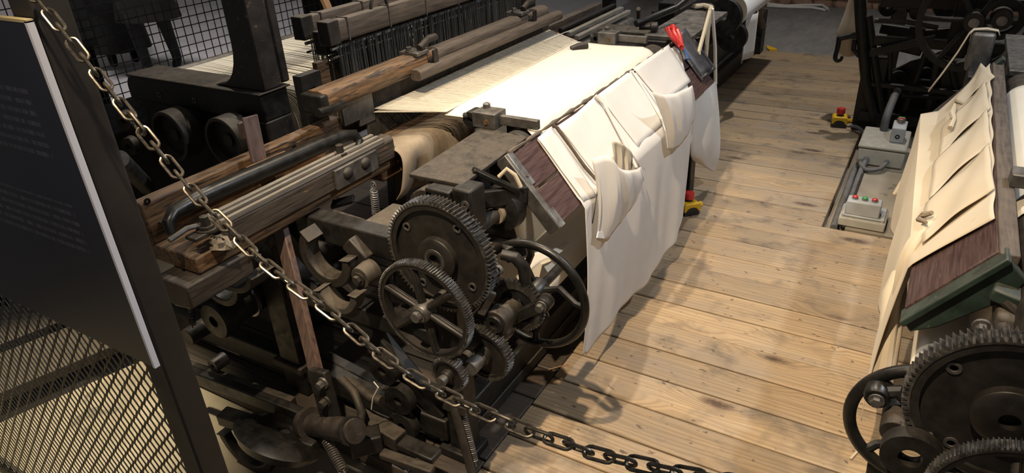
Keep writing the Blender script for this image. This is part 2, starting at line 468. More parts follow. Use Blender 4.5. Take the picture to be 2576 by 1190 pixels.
while zz < .75:
    hh = rs.uniform(.10, .17)
    yy = -1.8
    while yy < 3.2:
        ww = rs.uniform(.14, .34)
        m = MB()
        d = rs.uniform(.02, .05)
        def jit(): return rs.uniform(-.018, .018)
        ys = (yy + .012, yy + ww * .3, yy + ww * .7, yy + ww - .012)
        zs = (zz + .012, zz + hh * .5, zz + hh - .012)
        vs = []
        for a, z_ in enumerate(zs):
            for b, y_ in enumerate(ys):
                inner = (0 < b < 3) and a == 1
                vs.append((8.52 - (d * (1.6 if inner else .75) + rs.uniform(-.008, .008)), y_ + jit() * .7, z_ + jit() * .7))
        n0 = len(vs)
        vs += [(8.54, ys[0], zs[0]), (8.54, ys[3], zs[0]), (8.54, ys[3], zs[2]), (8.54, ys[0], zs[2])]
        fs = [(a * 4 + b, a * 4 + b + 1, (a + 1) * 4 + b + 1, (a + 1) * 4 + b) for a in (0, 1) for b in (0, 1, 2)]
        fs += [(0, n0, n0 + 1, 3, 2, 1), (3, n0 + 1, n0 + 2, 11, 7), (11, n0 + 2, n0 + 3, 8, 9, 10), (8, n0 + 3, n0, 0, 4)]
        m.add(vs, fs)
        m.build('stone', STONE, wb, angle=70)
        yy += ww
    zz += hh
wl = MB().box(-1.5, 9.5, 9.6, 9.8, 0, 3).build('wall_gallery', GALL)
tag(wl, 'pale wall far behind the gallery', 'wall', kind='structure')

# white cable loop along the foot of the stone wall, yellow tape
pts = [P(1922, 2, x=8.36), P(1935, 10, x=8.34), P(1975, 15, z=.05), P(2030, 13, z=.05), P(2068, 13, z=.05), P(2084, 24, z=.04), P(2074, 25, z=.04), P(2040, 19, z=.04), P(1985, 18, z=.04), P(1930, 15, z=.04)]
tag(MB().tube(pts, .016, 8).build('cable', CABLE), 'white cable loop lying along the foot of the stone wall', 'cable')
a = P(1929, 114, z=.0); b = P(1958, 121, z=.0)
tag(MB().prism([(a.x, a.y), (b.x - .05, b.y), (b.x - .1, b.y + .05), (a.x - .12, a.y - .03)], 'z', -.018, .004).build('floor_tape', YELLOW), 'small piece of yellow tape at the end of the floor boards', 'tape')

# ------------------------------------------------------------------ barrier: post, expanded mesh, sign, chain (all on the line x = FX)
FX = .48
POSTM = mat('brown_barrier_paint', (.015, .012, .010), (.026, .021, .017), 10, rough=(.5, .7), metal=.1, bmp=.1)
post = thing('barrier_post', (FX + .03, .96, 0), 'dark brown barrier post behind the navy sign panel', 'post')
pl, pr_ = P(476, 1190, x=FX).y + .012, P(578, 1190, x=FX + .05).y
MB().box(FX, FX + .05, pr_, pl, .0, 1.72).build('shaft', POSTM, post, bevel=.004)
MB().box(FX - .03, FX + .08, pr_ - .03, pl + .03, .0, .012).build('foot_plate', POSTM, post, bevel=.002)
mesh = thing('barrier_mesh', (FX + .02, 1.5, 0), 'dark expanded metal mesh barrier below the navy sign', 'mesh barrier')
mb = MB()
cw, ch = .0180, .0190
rows = int(1.05 / ch)
ncol = int(1.25 / cw)
def strand(pts, wd, x0, x1):
    """flat ribbon strand in the barrier plane"""
    vs, fs = [], []
    for i, (y, z) in enumerate(pts):
        y0, z0 = pts[max(i - 1, 0)]; y1, z1 = pts[min(i + 1, len(pts) - 1)]
        d = V((y1 - y0, z1 - z0)).normalized()
        n = V((-d.y, d.x)) * wd
        vs += [(x0, y + n.x, z + n.y), (x0, y - n.x, z - n.y), (x1, y - n.x, z - n.y), (x1, y + n.x, z + n.y)]
        if i:
            q = (i - 1) * 4
            fs += [(q + k, q + (k + 1) % 4, q + 4 + (k + 1) % 4, q + 4 + k) for k in range(4)]
    mb.add(vs, fs)
for r in range(rows):
    pts = []
    for c_ in range(ncol + 1):
        y = pl + c_ * cw
        s = 1 if (c_ + r) % 2 else -1
        pts += [(y - cw * .22, .04 + r * ch + s * ch * .42), (y + cw * .22, .04 + r * ch + s * ch * .42)]
    strand(pts, .0024, FX + .0195, FX + .0212)
mb.build('expanded_mesh', MESHM, mesh, kind='stuff')
MB().box(FX + .01, FX + .035, pl, pl + 1.28, .0, .04).build('bottom_rail', POSTM, mesh, bevel=.002)
MB().box(FX + .01, FX + .035, pl, pl + 1.28, 1.09, 1.13).build('top_rail', POSTM, mesh, bevel=.002)
MB().box(FX + .01, FX + .035, pl + 1.24, pl + 1.28, .04, 1.09).build('end_upright', POSTM, mesh, bevel=.002)

# sign panel: navy print on a white board whose cut edge shows
m, nt, bs = newmat('navy_sign_print')
tc = nt.nodes.new('ShaderNodeTexCoord')
sp_ = nt.nodes.new('ShaderNodeSeparateXYZ'); nt.links.new(tc.outputs['Object'], sp_.inputs[0])
zz_ = sp_.outputs[2]; yy_ = sp_.outputs[1]
lines = math_(nt, 'GREATER_THAN', math_(nt, 'FRACT', math_(nt, 'MULTIPLY', zz_, 62.0)), .55)
para = math_(nt, 'GREATER_THAN', math_(nt, 'SINE', math_(nt, 'MULTIPLY', zz_, 34.0)), -.35)
cx = nt.nodes.new('ShaderNodeCombineXYZ')
nt.links.new(math_(nt, 'MULTIPLY', yy_, 70.0), cx.inputs[0]); nt.links.new(math_(nt, 'FLOOR', math_(nt, 'MULTIPLY', zz_, 62.0)), cx.inputs[1])
words = ramp(nt, noise(nt, cx.outputs[0], 1.0, 3, .7), .40, .56)
inz = math_(nt, 'MULTIPLY', math_(nt, 'GREATER_THAN', zz_, .20), math_(nt, 'LESS_THAN', zz_, .47))
iny = math_(nt, 'GREATER_THAN', yy_, -.215)
ink = math_(nt, 'MULTIPLY', math_(nt, 'MULTIPLY', lines, para), math_(nt, 'MULTIPLY', words, math_(nt, 'MULTIPLY', inz, iny)))
setin(nt, bs, 'Base Color', mixc(nt, math_(nt, 'MULTIPLY', ink, .55), (.0075, .0095, .024), (.15, .15, .17)))
setin(nt, bs, 'Roughness', .45)
NAVY = m
sz0, sz1 = P(405, 915, x=FX).z, P(100, 47, x=FX).z
sy0 = P(405, 915, x=FX).y - .002
sign = thing('sign_panel', (FX - .012, sy0 + .25, sz0), 'navy information sign with a white cut edge and faint text', 'sign')
MB().box(FX - .012, FX - .0105, sy0 + .006, sy0 + .56, sz0, sz1 - .004).build('printed_face', NAVY, sign)
MB().box(FX - .0104, FX - .003, sy0 + .006, sy0 + .56, sz0, sz1 - .004).build('board', WHITEP, sign)
MB().box(FX - .0125, FX - .003, sy0, sy0 + .0058, sz0 - .001, sz1 - .002).build('white_edge', WHITEP, sign)
MB().box(FX - .0125, FX - .003, sy0, sy0 + .56, sz1 - .0038, sz1).build('top_edge', YEDGE, sign)
for q in (.1, .4):
    MB().box(FX - .003, FX + .018, sy0 + q, sy0 + q + .02, sz0 + .1, sz1 - .05).build('bracket', POSTM, sign)

# chain of separate links
cp = [(60, -40), (95, 0), (175, 100), (250, 195), (330, 295), (420, 405), (500, 500), (570, 570), (640, 640), (720, 705), (830, 785), (900, 845), (960, 895), (1050, 955), (1150, 1008), (1250, 1052), (1330, 1085), (1420, 1115), (1500, 1142), (1600, 1166), (1700, 1188), (1800, 1206), (1900, 1222), (2000, 1236)]
path = [P(a, b, x=FX - .006) for a, b in cp]
# smooth resample
def catmull(pts, n=12):
    out = []
    for i in range(len(pts) - 1):
        p0, p1, p2, p3 = pts[max(i - 1, 0)], pts[i], pts[i + 1], pts[min(i + 2, len(pts) - 1)]
        for k in range(n):
            t = k / n
            out.append(.5 * ((2 * p1) + (p2 - p0) * t + (2 * p0 - 5 * p1 + 4 * p2 - p3) * t * t + (3 * p1 - p0 - 3 * p2 + p3) * t ** 3))
    out.append(pts[-1])
    return out
def resample(pts, step):
    out = [pts[0]]; acc = 0
    for a, b in zip(pts, pts[1:]):
        L = (b - a).length
        while acc + L >= step:
            t = (step - acc) / L
            a = a + (b - a) * t
            out.append(a.copy()); L = (b - a).length; acc = 0
        acc += L
    return out
PITCH = .0232
sm = resample(catmull(path), PITCH)
chain = thing('barrier_chain', path[1], 'rusty galvanised chain hanging slantwise across the foreground', 'chain')
lw, wr = .0070, .0021
ln = PITCH / 2 + wr * .95 + .0015
half = []
for k in range(7):
    a = -PI / 2 + PI * k / 6
    half.append((ln - lw + wr + lw * .0 + (lw - wr * .3) * math.cos(a) , lw * math.sin(a)))
loop = half + [(-x, -y) for x, y in half]
lm = MB().tube([(x, y, 0) for x, y in loop], wr, 7, True).mesh('link')
lm.materials.append(CHAIN)
for i in range(len(sm) - 1):
    a, b = sm[i], sm[i + 1]
    o = bpy.data.objects.new('link', lm)
    place(o, chain, (a + b) / 2)
    d = (b - a).normalized()
    roll = (0.35 if i % 2 else 0.35 + PI / 2) + random.uniform(-.25, .25)
    s = d.cross(V((1, 0, 0))).normalized(); u = d.cross(s)
    s2 = s * math.cos(roll) + u * math.sin(roll); u2 = d.cross(s2)
    o.rotation_euler = Matrix(((d.x, s2.x, u2.x), (d.y, s2.y, u2.y), (d.z, s2.z, u2.z))).to_euler()

# ------------------------------------------------------------------ wire mesh screen and visitors behind the loom
WIRE = mat('mesh_screen_wire', (.018, .017, .016), (.04, .037, .034), 30, rough=(.5, .7), metal=.3, bmp=.1)
SY = 3.25
scr = thing('mesh_screen', (2.6, SY, 0), 'tall square wire mesh screen behind the loom', 'mesh screen')
mw = MB()
for i in range(80):
    x = 1.0 + i * .045
    if x < 4.2:
        mw.tube([(x + random.uniform(-.002, .002), SY, .12), (x + random.uniform(-.004, .004), SY + .003, .6), (x, SY, 1.7)], .0026, 5)
for i in range(35):
    z = .14 + i * .045
    mw.tube([(1.0, SY + .004, z), (2.0, SY + .004, z + random.uniform(-.003, .003)), (3.1, SY + .005, z + random.uniform(-.003, .003)), (4.2, SY + .004, z)], .0026, 5)
mw.build('wire_grid', WIRE, scr, kind='stuff')
MB().box(1.0, 2.7, SY - .006, SY - .002, .13, .70).build('dark_infill_panel', IRON, scr)  # added dark panel, blacks out the bright gallery floor behind the wires
for nm, bx in (('bottom_rail', (1.0, 4.2, SY - .02, SY + .02, .08, .13)), ('upright', (.98, 1.02, SY - .02, SY + .02, 0, 1.75)), ('upright', (4.18, 4.22, SY - .02, SY + .02, 0, 1.75))):
    MB().box(*bx).build(nm, IRON, scr, bevel=.003)

COAT = mat('dark_brown_coat', (.016, .012, .011), (.030, .022, .019), 12, rough=(.8, .95), bmp=.2)
TROUS = mat('black_trousers', (.010, .010, .011), (.018, .017, .018), 12, rough=(.8, .95), bmp=.2)
SKIN = mat('skin', (.42, .25, .18), (.50, .31, .23), 8, rough=(.45, .6), bmp=.0)
HAIR = mat('dark_hair', (.02, .014, .010), (.04, .028, .02), 40, (6, 6, 1), rough=(.5, .7), bmp=.3)
def skinned(name, mat_, parent, verts, edges, root=0, sub=2, loc=(0, 0, 0)):
    me = bpy.data.meshes.new(name)
    me.from_pydata([v[:3] for v in verts], edges, [])
    me.materials.append(mat_)
    o = bpy.data.objects.new(name, me)
    place(o, parent, loc)
    m = o.modifiers.new('skin', 'SKIN'); m.use_smooth_shade = True
    if not me.skin_vertices: pass
    for i, v in enumerate(verts):
        sv = me.skin_vertices[0].data[i]
        sv.radius = (v[3], v[4] if len(v) > 4 else v[3])
        sv.use_root = (i == root)
    s = o.modifiers.new('smooth', 'SUBSURF'); s.levels = sub; s.render_levels = sub
    return o
def person(loc, rot, label, coat_len, stride, coat_m):
    t = thing('person', loc, label, 'person')
    t.rotation_euler = (0, 0, rot)
    L = V(loc)
    def W(x, y, z): return (x, y, z)
    s = stride
    v = [(0, 0, .95, .15, .11), (0, 0, 1.15, .14, .10), (0, 0, 1.36, .17, .11), (0, 0, 1.47, .06), (0, .01, 1.55, .055),
         (.09, 0, .90, .09), (.10, s, .50, .065), (.10, s * .6, .10, .045), (.10, s * .6 + .11, .04, .038),
         (-.09, 0, .90, .09), (-.10, -s * .3, .50, .065), (-.10, -s, .10, .045), (-.10, -s + .11, .04, .038),
         (.20, 0, 1.40, .055), (.25, .02, 1.14, .042), (.23, .12, .92, .033), (-.20, 0, 1.40, .055), (-.25, .02, 1.14, .042), (-.23, .12, .92, .033)]
    e = [(0, 1), (1, 2), (2, 3), (3, 4), (0, 5), (5, 6), (6, 7), (7, 8), (0, 9), (9, 10), (10, 11), (11, 12), (2, 13), (13, 14), (14, 15), (2, 16), (16, 17), (17, 18)]
    def part(nm, m_, b):
        me = b.mesh(nm); me.materials.append(m_)
        o = bpy.data.objects.new(nm, me); C.objects.link(o); o.parent = t; WLOC[o.name] = L
        return o
    me = skinned('body', TROUS, None, v, e); me.parent = t; me.location = (0, 0, 0)
    h = part('head', SKIN, MB().lathe((0, .02, 1.53), (0, 0, 1), [(0, .05), (.04, .072), (.10, .085), (.17, .082), (.22, .055), (.24, .01)], 20).lathe((0, .105, 1.62), (0, 1, -.3), [(0, .014), (.02, .01), (.028, .003)], 8).lathe((.088, .01, 1.61), (1, 0, 0), [(0, .022), (.012, .016)], 8).lathe((-.088, .01, 1.61), (-1, 0, 0), [(0, .022), (.012, .016)], 8))
    part('hair', HAIR, MB().lathe((0, .0, 1.60), (0, -.15, 1), [(0, .088), (.08, .098), (.15, .075), (.185, .02)], 18))
    for sx in (1, -1):
        hb = MB()
        hb.obb((sx * .23, .15, .87), (.016, 0, 0), (0, .03, 0), (0, 0, .045))
        for k in range(4):
            y = .125 + k * .017
            hb.tube([(sx * .23, y, .83), (sx * .228, y + .006, .79), (sx * .222, y + .015, .755 + abs(k - 1.5) * .006)], .008, 6)
        hb.tube([(sx * .225, .185, .87), (sx * .215, .205, .835), (sx * .21, .207, .80)], .009, 6)
        part('hand', SKIN, hb)
    cb = MB()
    prof = [(1.44, .10, .08), (1.38, .20, .12), (1.15, .185, .135), (.95, .20, .15), (coat_len, .27, .20)]
    vs, fs = [], []
    for z, rx, ry in prof:
        vs += [(rx * math.cos(2 * PI * k / 20), ry * math.sin(2 * PI * k / 20) + .012 * math.sin(5 * 2 * PI * k / 20) * (1.45 - z), z) for k in range(20)]
    for i in range(len(prof) - 1):
        fs += [(i * 20 + k, i * 20 + (k + 1) % 20, (i + 1) * 20 + (k + 1) % 20, (i + 1) * 20 + k) for k in range(20)]
    cb.add(vs, fs)
    for sx in (1, -1):
        cb.tube([(sx * .18, 0, 1.40), (sx * .25, .02, 1.14), (sx * .235, .11, .94)], [.07, .062, .05], 12)
    co = part('coat', coat_m, cb)
    md = co.modifiers.new('thickness', 'SOLIDIFY'); md.thickness = .012
    return t
pf = P(415, 185, z=0)
person((pf.x, pf.y, 0), 2.2, 'person in a dark brown coat and trousers walking behind the mesh screen', .50, .14, COAT)
pf = P(318, 165, z=0)
person((pf.x, pf.y, 0), 2.6, 'person in a long black coat standing nearest the sign behind the mesh', .16, .05, TROUS)

# dark display board and black backdrop behind the mesh screen
bd = thing('display_board', (1.35, 3.6, 0), 'dark mottled display board on legs behind the mesh screen', 'board')
DB = mat('mottled_dark_board', (.022, .021, .021), (.05, .046, .043), 9, rough=(.6, .8), bmp=.1, detail=8)
a = P(140, -60, y=3.6); b = P(247, 115, y=3.6)
MB().box(a.x, b.x, 3.6, 3.63, b.z, b.z + 1.0).build('panel', DB, bd, bevel=.004)
for x in (a.x + .05, b.x - .05):
    MB().box(x - .02, x + .02, 3.61, 3.65, 0, b.z).build('leg', IRON, bd, bevel=.003)
bk = thing('black_curtain', (3.4, 3.5, 0), 'black curtain hanging behind the harness of the loom', 'curtain')
cb = MB()
a = P(770, 60, y=3.6)
cb.sheet(lambda u, v: (a.x + u * 2.6, 3.6 + .03 * math.sin(u * 60) + .01 * math.sin(u * 23), .02 + v * 2.2), 160, 4)
cb.build('fabric', DARKC, bk, solid=.004)
MB().cyl((a.x - .05, 3.6, 2.24), (a.x + 2.7, 3.6, 2.24), .015, n=12).build('rail', IRON, bk)
X = V((1, 0, 0)); Y = V((0, 1, 0)); Z = V((0, 0, 1))
# ------------------------------------------------------------------ shared loom parts
def spur_gear(parent, c, r, teeth, width, name='gear_wheel', web=True, spokes=0, hub=.057, depth=.008, rim=.018, holes=4, twist=.0):
    """gear about the x axis, near face at c.x"""
    c = V(c)
    g = MB().gear(c, r, teeth, depth, width, r - depth - .004, twist).build(name, TOOTH, parent, angle=25)
    b = MB().lathe(c + X * .002, X, [(0, r - depth - .003), (0, r - rim - depth), (width - .004, r - rim - depth), (width - .004, r - depth - .003), (0, r - depth - .003)], 64)
    b.build('rim', GEARI, g)
    if web:
        b = MB().lathe(c + X * (width * .28), X, [(0, r - rim - depth + .002), (0, .01), (width * .3, .01), (width * .3, r - rim - depth + .002), (0, r - rim - depth + .002)], 64)
        b.build('web_plate', GEARI, g)
        for k in range(holes):
            a = .6 + k * 2 * PI / holes
            q = c + V((width * .28, r * .72 * math.cos(a), r * .72 * math.sin(a)))
            MB().lathe(q, -X, [(0, .012), (.003, .012), (.003, .007), (-.002, .006)], 14).build('web_hole', GSTEEL, g)
    for k in range(spokes):
        a = .35 + k * 2 * PI / spokes
        d = V((0, math.cos(a), math.sin(a)))
        n = V((0, -math.sin(a), math.cos(a)))
        p0, p1 = c + X * width * .5 + d * hub * .8, c + X * width * .5 + d * (r - rim - depth + .002)
        sb = MB().bar(p0, p1, .010, .020, up=n)
        sb.tube([p0 - X * .006, p1 - X * .006], [.009, .007], 8)
        sb.build('spoke', GEARI, g, bevel=.002)
    hb = MB().lathe(c - X * .012, X, [(0, .016), (0, hub * .82), (.006, hub), (width + .014, hub), (width + .014, .016), (0, .016)], 40)
    hb.build('hub', GEARI if not spokes else GSTEEL, g, bevel=.0015)
    return g

def hand_wheel(parent, c, r, tube_r, spokes=4, a0=.5):
    c = V(c)
    n = 56
    w_ = MB().tube([c + V((0, r * math.cos(2 * PI * k / n), r * math.sin(2 * PI * k / n))) for k in range(n)], tube_r, 12, True).build('hand_wheel', IRONC, parent)
    for k in range(spokes):
        a = a0 + k * 2 * PI / spokes
        d = V((0, math.cos(a), math.sin(a))); e = V((0, math.cos(a + .35), math.sin(a + .35)))
        MB().tube([c + X * .02 + d * .02, c + X * .018 + d * r * .5, c + X * .006 + e * r * .8, c + e * (r - .004)], [.011, .010, .009, .010], 8).build('spoke', IRONC, w_)
    MB().lathe(c - X * .012, X, [(0, .008), (0, .028), (.01, .034), (.05, .034), (.05, .008), (0, .008)], 24).build('hub', IRONC, w_)
    return w_

def board_parts(root, x0, x1, top, bot, n, mat_, th=.022, gap=.006):
    """sloping breast board of n planks; top and bot are (y, z) of its face edges"""
    t, b = V((0, *top)), V((0, *bot))
    d = (b - t); L = d.length; d.normalize()
    nrm = X.cross(d); nrm.normalize()
    if nrm.z < 0: nrm = -nrm
    w_ = (L - gap * (n - 1)) / n
    for k in range(n):
        c = t + d * (k * (w_ + gap) + w_ / 2) - nrm * th / 2
        MB().obb(c + X * (x0 + x1) / 2, X * (x1 - x0) / 2, d * w_ / 2, nrm * th / 2).build('board_plank', mat_, root, bevel=.003)
    return d, nrm

# ------------------------------------------------------------------ main loom
L1 = thing('power_loom', (2.3, 1.6, 0), 'large black iron power loom with white cloth being woven, left of aisle', 'loom', 'power looms along the aisle')
BT, BB = (.965, .872), (.806, .690)
T0_ = V((0, BT[0] + .004, BT[1] + .006))
bd_, bn_ = board_parts(L1, 1.55, 3.06, BT, BB, 2, BOARD)
# end clamp of the board
t, b = V((1.54, *BT)), V((1.54, *BB))
MB().obb((t + b) / 2 - bn_ * .016 - bd_ * .0, X * .012, bd_ * .128, bn_ * .022).build('board_bracket', GSTEEL, L1, bevel=.003)
MB().obb(t + bd_ * .05 + bn_ * .004 + X * .014, X * .013, bd_ * .055, bn_ * .0025).build('clamp_strip', STEEL, L1, bevel=.001)
MB().obb(b - bd_ * .022 + bn_ * .004 + X * .010, X * .014, bd_ * .030, bn_ * .0025).build('clamp_strip', STEEL, L1, bevel=.001)
MB().bolt(t + bd_ * .075 + bn_ * .006 + X * .014, bn_, .006, .003).build('bolt', GSTEEL, L1)
MB().bar((1.36, 1.02, .80), (1.53, .90, .775), .02, .05).build('bracket_arm', IRON, L1, bevel=.004)
MB().bar(P(1190, 428, x=1.42), P(1300, 478, x=1.50), .03, .014).build('latch_lever', IRONC, L1, bevel=.003)
MB().tube([P(1255, 445, x=1.47), P(1275, 425, x=1.48), P(1295, 440, x=1.49), P(1310, 470, x=1.5)], .006, 7).build('tie_string', DRAPEY, L1)

# breast beam with rounded top, near plate and far plate
prof = []
for k in range(13):
    a = PI * k / 12
    prof.append((1.075 + .062 * math.cos(a), .790 + .060 * math.sin(a)))
prof += [(1.013, .70), (1.137, .70)]
MB().prism(prof, 'x', 1.30, 3.42).build('breast_beam', IRONB, L1, bevel=.003)
q = [P(1028, 437, z=.868), P(1163, 463, z=.868), P(1325, 345, z=.868), P(1215, 318, z=.868)]
MB().prism([(p.x, p.y) for p in q], 'z', .856, .868).build('cover_plate', IRONB, L1, bevel=.003)
MB().box(3.02, 3.62, .92, 1.13, .865, .885).build('far_cover_plate', GSTEEL, L1, bevel=.003)
MB().box(3.0, 3.66, 1.02, 1.12, .79, .865).build('far_beam_block', IRON, L1, bevel=.004)
m = MB()
es = [V((1.555 + 1.5 * k / 60, 0, 0)) + T0_ for k in range(61)]
m.tube(es, [.0055 + .0022 * math.sin(k * 1.3) + .0015 * math.sin(k * 2.9) for k in range(61)], 7).build('board_edge_strip', WOODG, L1)
# temples
def temple(cx, cy, cz, s=1):
    tb = MB().box(cx - .035, cx + .035, cy - .042, cy + .042, cz - .004, cz + .046).build('temple_block', GSTEEL, L1, bevel=.003)
    MB().box(cx - .006, cx + .014, cy - .175, cy - .042, cz + .004, cz + .034).build('temple_bar', GSTEEL, tb, bevel=.002)
    MB().bolt((cx - .035, cy - .01, cz + .018), -X, .007, .004).build('bolt', WOODO, tb)
    MB().lathe((cx + .02, cy + .02, cz + .046), Z, [(0, .012), (.012, .012), (.016, .006)], 14).build('knob', GSTEEL, tb)
    MB().lathe((cx - .03, cy + .055, cz + .015), X, [(0, .01), (0, .026), (.012, .028), (.05, .028), (.055, .01), (0, .01)], 22).build('temple_disc', IRON, tb)
    MB().bolt((cx - .03, cy + .07, cz + .03), -X, .006, .006).build('bolt', GSTEEL, tb)
    return tb
p = P(1232, 312, z=.872)
temple(p.x, p.y, .872)
p = P(1533, 105, z=.872)
temple(p.x, p.y, .872)
MB().tube([P(1478, 112, z=.885), P(1455, 117, z=.88), P(1437, 124, z=.872)], [.016, .016, .014], 12).build('temple_roller', IRONB, L1)

# ------------------------------------------------------------------ cloth and warp on the loom
CZ = .868
fl_l, fl_r = V((1.80, 1.365, CZ + .004)), V((2.86, 1.40, CZ + .004))
def clothsurf(u, v):
    # u across (x), v from the fell over the breast beam and down to the roller
    xl, xr = 1.80 + .0 * v, 2.86 + .02 * v
    x = xl + (xr - xl) * u
    if v < .62:
        t = v / .62
        y = (1.365 + .03 * u) * (1 - t) + 1.075 * t
        z = CZ + .004 - .004 * t + .004 * math.sin(PI * t) * math.sin(u * 5) - .010 * max(0, .06 - u) / .06 * (1 - t)
    elif v < .8:
        a = (v - .62) / .18 * PI * .5
        y = 1.075 - .064 * math.sin(a); z = .790 + .0745 * math.cos(a) + .0
    else:
        t = (v - .8) / .2
        y = 1.011 - .05 * t; z = .790 - .47 * t
    return (x, y, z)
WC = thing('woven_cloth', (2.3, 1.2, .86), 'broad cream cotton cloth stretched across the main loom', 'cloth')
MB().sheet(clothsurf, 40, 60).build('cloth', CLOTH, WC, solid=.0014)
# loose selvedge triangle beside the near temple
q = [P(1325, 322, z=.875), P(1372, 330, z=.875), P(1345, 345, z=.872)]
MB().prism([(p.x, p.y) for p in q], 'z', .869, .8705).build('selvedge', CLOTH, WC)
# warp yarns: reed to fell
wm = MB()
NW = 420
for i in range(NW):
    u = (i + .5) / NW + random.uniform(-.0012, .0012)
    xa = 1.685 + (2.95 - 1.685) * u
    xb = 1.80 + (2.86 - 1.80) * u
    gap = .5 + .5 * math.sin(i * 1.7) * math.sin(i * .37)
    wd = .00118 if gap > .10 else .0006
    zo = (.008 if i % 2 else -.004)
    ya, yb = 1.575, 1.355 + .03 * u
    p0, p1 = V((xa, ya, .885 + zo)), V((xb, yb, CZ + .006))
    wm.bar(p0, p1, wd * 2, .0012)
wm.build('warp_yarns', WARPM, WC, kind='stuff')
# back warp sheet to the warp beam
wb2 = MB()
for i in range(260):
    u = (i + .5) / 260
    x = 1.70 + 1.26 * u + random.uniform(-.001, .001)
    wb2.bar((x, 1.60, .885 + (.03 if i % 2 else -.03) * 0), (x, 1.86, .90 + random.uniform(-.008, .008)), .0034, .0012)
    wb2.bar((x, 1.86, .90 + random.uniform(-.006, .006)), (x, 2.60, .935), .0046, .0012)
wb2.build('back_warp_yarns', WARPM, WC, kind='stuff')
MB().cyl((1.62, 2.58, .915), (3.1, 2.58, .915), .028, n=20).build('back_rail', GSTEEL, L1)
MB().cyl((1.70, 2.42, .62), (3.0, 2.42, .62), .135, n=40).build('warp_roll', WARPM, WC)
MB().sheet(lambda u, v: (1.71 + 1.27 * u, 2.60 - .06 * v, .93 - .31 * v), 8, 6).build('warp_drop', WARPM, WC, solid=.003)
for x in (1.68, 3.0):
    MB().lathe((x, 2.42, .62), X, [(0, .03), (0, .20), (.014, .20), (.014, .03), (0, .03)], 40).build('warp_beam_flange', IRON, L1)

# cloth roller, cloth below the breast
MB().cyl((1.60, .955, .44), (3.05, .955, .44), .088, n=36).build('cloth_roll', CLOTH, WC)
MB().sheet(lambda u, v: (1.60 + 1.4 * u, 1.012 - .075 * v + .01 * math.sin(u * 9) * v, .70 - .30 * v), 24, 12).build('cloth_drop', CLOTH, WC, solid=.0015)
def flapf(u, v):
    p = P(1310 + 90 * u, 660 - 60 * u + 30 * v * (1 - u), y=.90)
    return (p.x, .90 - .03 * u - .02 * v, p.z + .01 * math.sin(u * 6))
MB().sheet(flapf, 10, 4).build('loose_cloth_corner', CLOTH, WC, solid=.0015)

# ------------------------------------------------------------------ gearing on the near end
spur_gear(L1, (1.185, .967, .730), .159, 86, .038, twist=.012, depth=.0095)
spur_gear(L1, (1.10, .966, .618), .141, 120, .026, web=False, spokes=6, hub=.026, depth=.0045, rim=.014)
MB().cyl((1.07, .966, .618), (1.25, .966, .618), .013, n=16).build('stud', GSTEEL, L1)
MB().bolt((1.088, .966, .618), -X, .014, .012).build('stud_nut', GSTEEL, L1)
MB().lathe((1.172, .967, .730), X, [(0, .022), (0, .030), (.004, .034), (.004, .022), (0, .022)], 30).build('hub_collar', GSTEEL, L1)
MB().cyl((1.186, .967, .730), (1.56, .967, .730), .0215, n=24).build('roller_shaft', IRONR, L1)
MB().cyl((1.222, .967, .730), (1.33, .967, .730), .045, .040, n=28).build('shaft_bearing', IRONB, L1)
MB().lathe((1.47, .967, .730), X, [(0, .02), (0, .045), (.01, .066), (.05, .070), (.055, .05), (.09, .05), (.09, .02), (0, .02)], 32).build('roller_flange', IRON, L1)
MB().lathe((1.455, .967, .730), X, [(0, .0217), (0, .031), (.02, .034), (.03, .028), (.03, .0217), (0, .0217)], 20).build('string_wrap', CANVAS, L1)
c = P(1213, 895, x=1.185)
spur_gear(L1, c, .081, 48, .030, hub=.026, depth=.006, rim=.012, holes=0)
c4 = P(1125, 946, x=1.09)
spur_gear(L1, c4, .052, 36, .022, hub=.018, depth=.005, rim=.010, holes=0)
MB().cyl(c4 - X * .03, V((1.19, c4.y, c4.z)), .014, n=16).build('change_shaft', GSTEEL, L1)
MB().cyl(c - X * .06, c + X * .14, .021, n=20).build('pinion_sleeve', GSTEEL, L1)
hw = V((1.33, .777, .590))
hand_wheel(L1, hw, .152, .0115, 4, 1.2)
MB().cyl(hw - X * .02, hw + X * .16, .014, n=16).build('hand_wheel_shaft', IRONC, L1)
# ratchet and levers between the gears and the wheel
rc = V((1.285, .800, .575))
MB().gear(rc, .078, 44, .006, .016, .050).build('ratchet_wheel', TOOTH, L1, angle=25)
MB().lathe(rc + X * .004, X, [(0, .02), (0, .052), (.01, .052), (.01, .02), (0, .02)], 30).build('ratchet_web', IRON, L1)
bc = P(1245, 815, x=1.21)
MB().cyl(bc, bc + X * .095, .036, .034, n=26).build('stud_boss', IRONB, L1, bevel=.002)
MB().lathe(bc - X * .008, X, [(0, .012), (0, .024), (.006, .026), (.006, .012), (0, .012)], 24).build('boss_ring', IRON, L1)
e0, e1 = P(1268, 812, x=1.27), P(1370, 762, x=1.29)
MB().bar(e0, e1, .018, .030).lathe(e1 - X * .016, X, [(0, .008), (0, .021), (.034, .021), (.034, .008), (0, .008)], 22).build('pawl_lever', IRON, L1, bevel=.003)
MB().bolt(e1 - X * .016, -X, .011, .014).build('pivot_bolt', GSTEEL, L1)
e2 = P(1300, 668, x=1.30)
arc = [P(1262, 640, x=1.28), P(1296, 648, x=1.29), P(1318, 672, x=1.30), P(1322, 712, x=1.30), P(1345, 745, x=1.30)]
MB().tube(arc, [.014, .016, .017, .016, .014], 10).build('curved_pawl', IRON, L1)
MB().bolt(P(1255, 678, x=1.24), -X, .010, .03).build('stop_bolt', GSTEEL, L1)
MB().bar(P(1180, 775, x=1.24), P(1250, 700, x=1.26), .025, .03).build('gear_bracket', IRON, L1, bevel=.004)
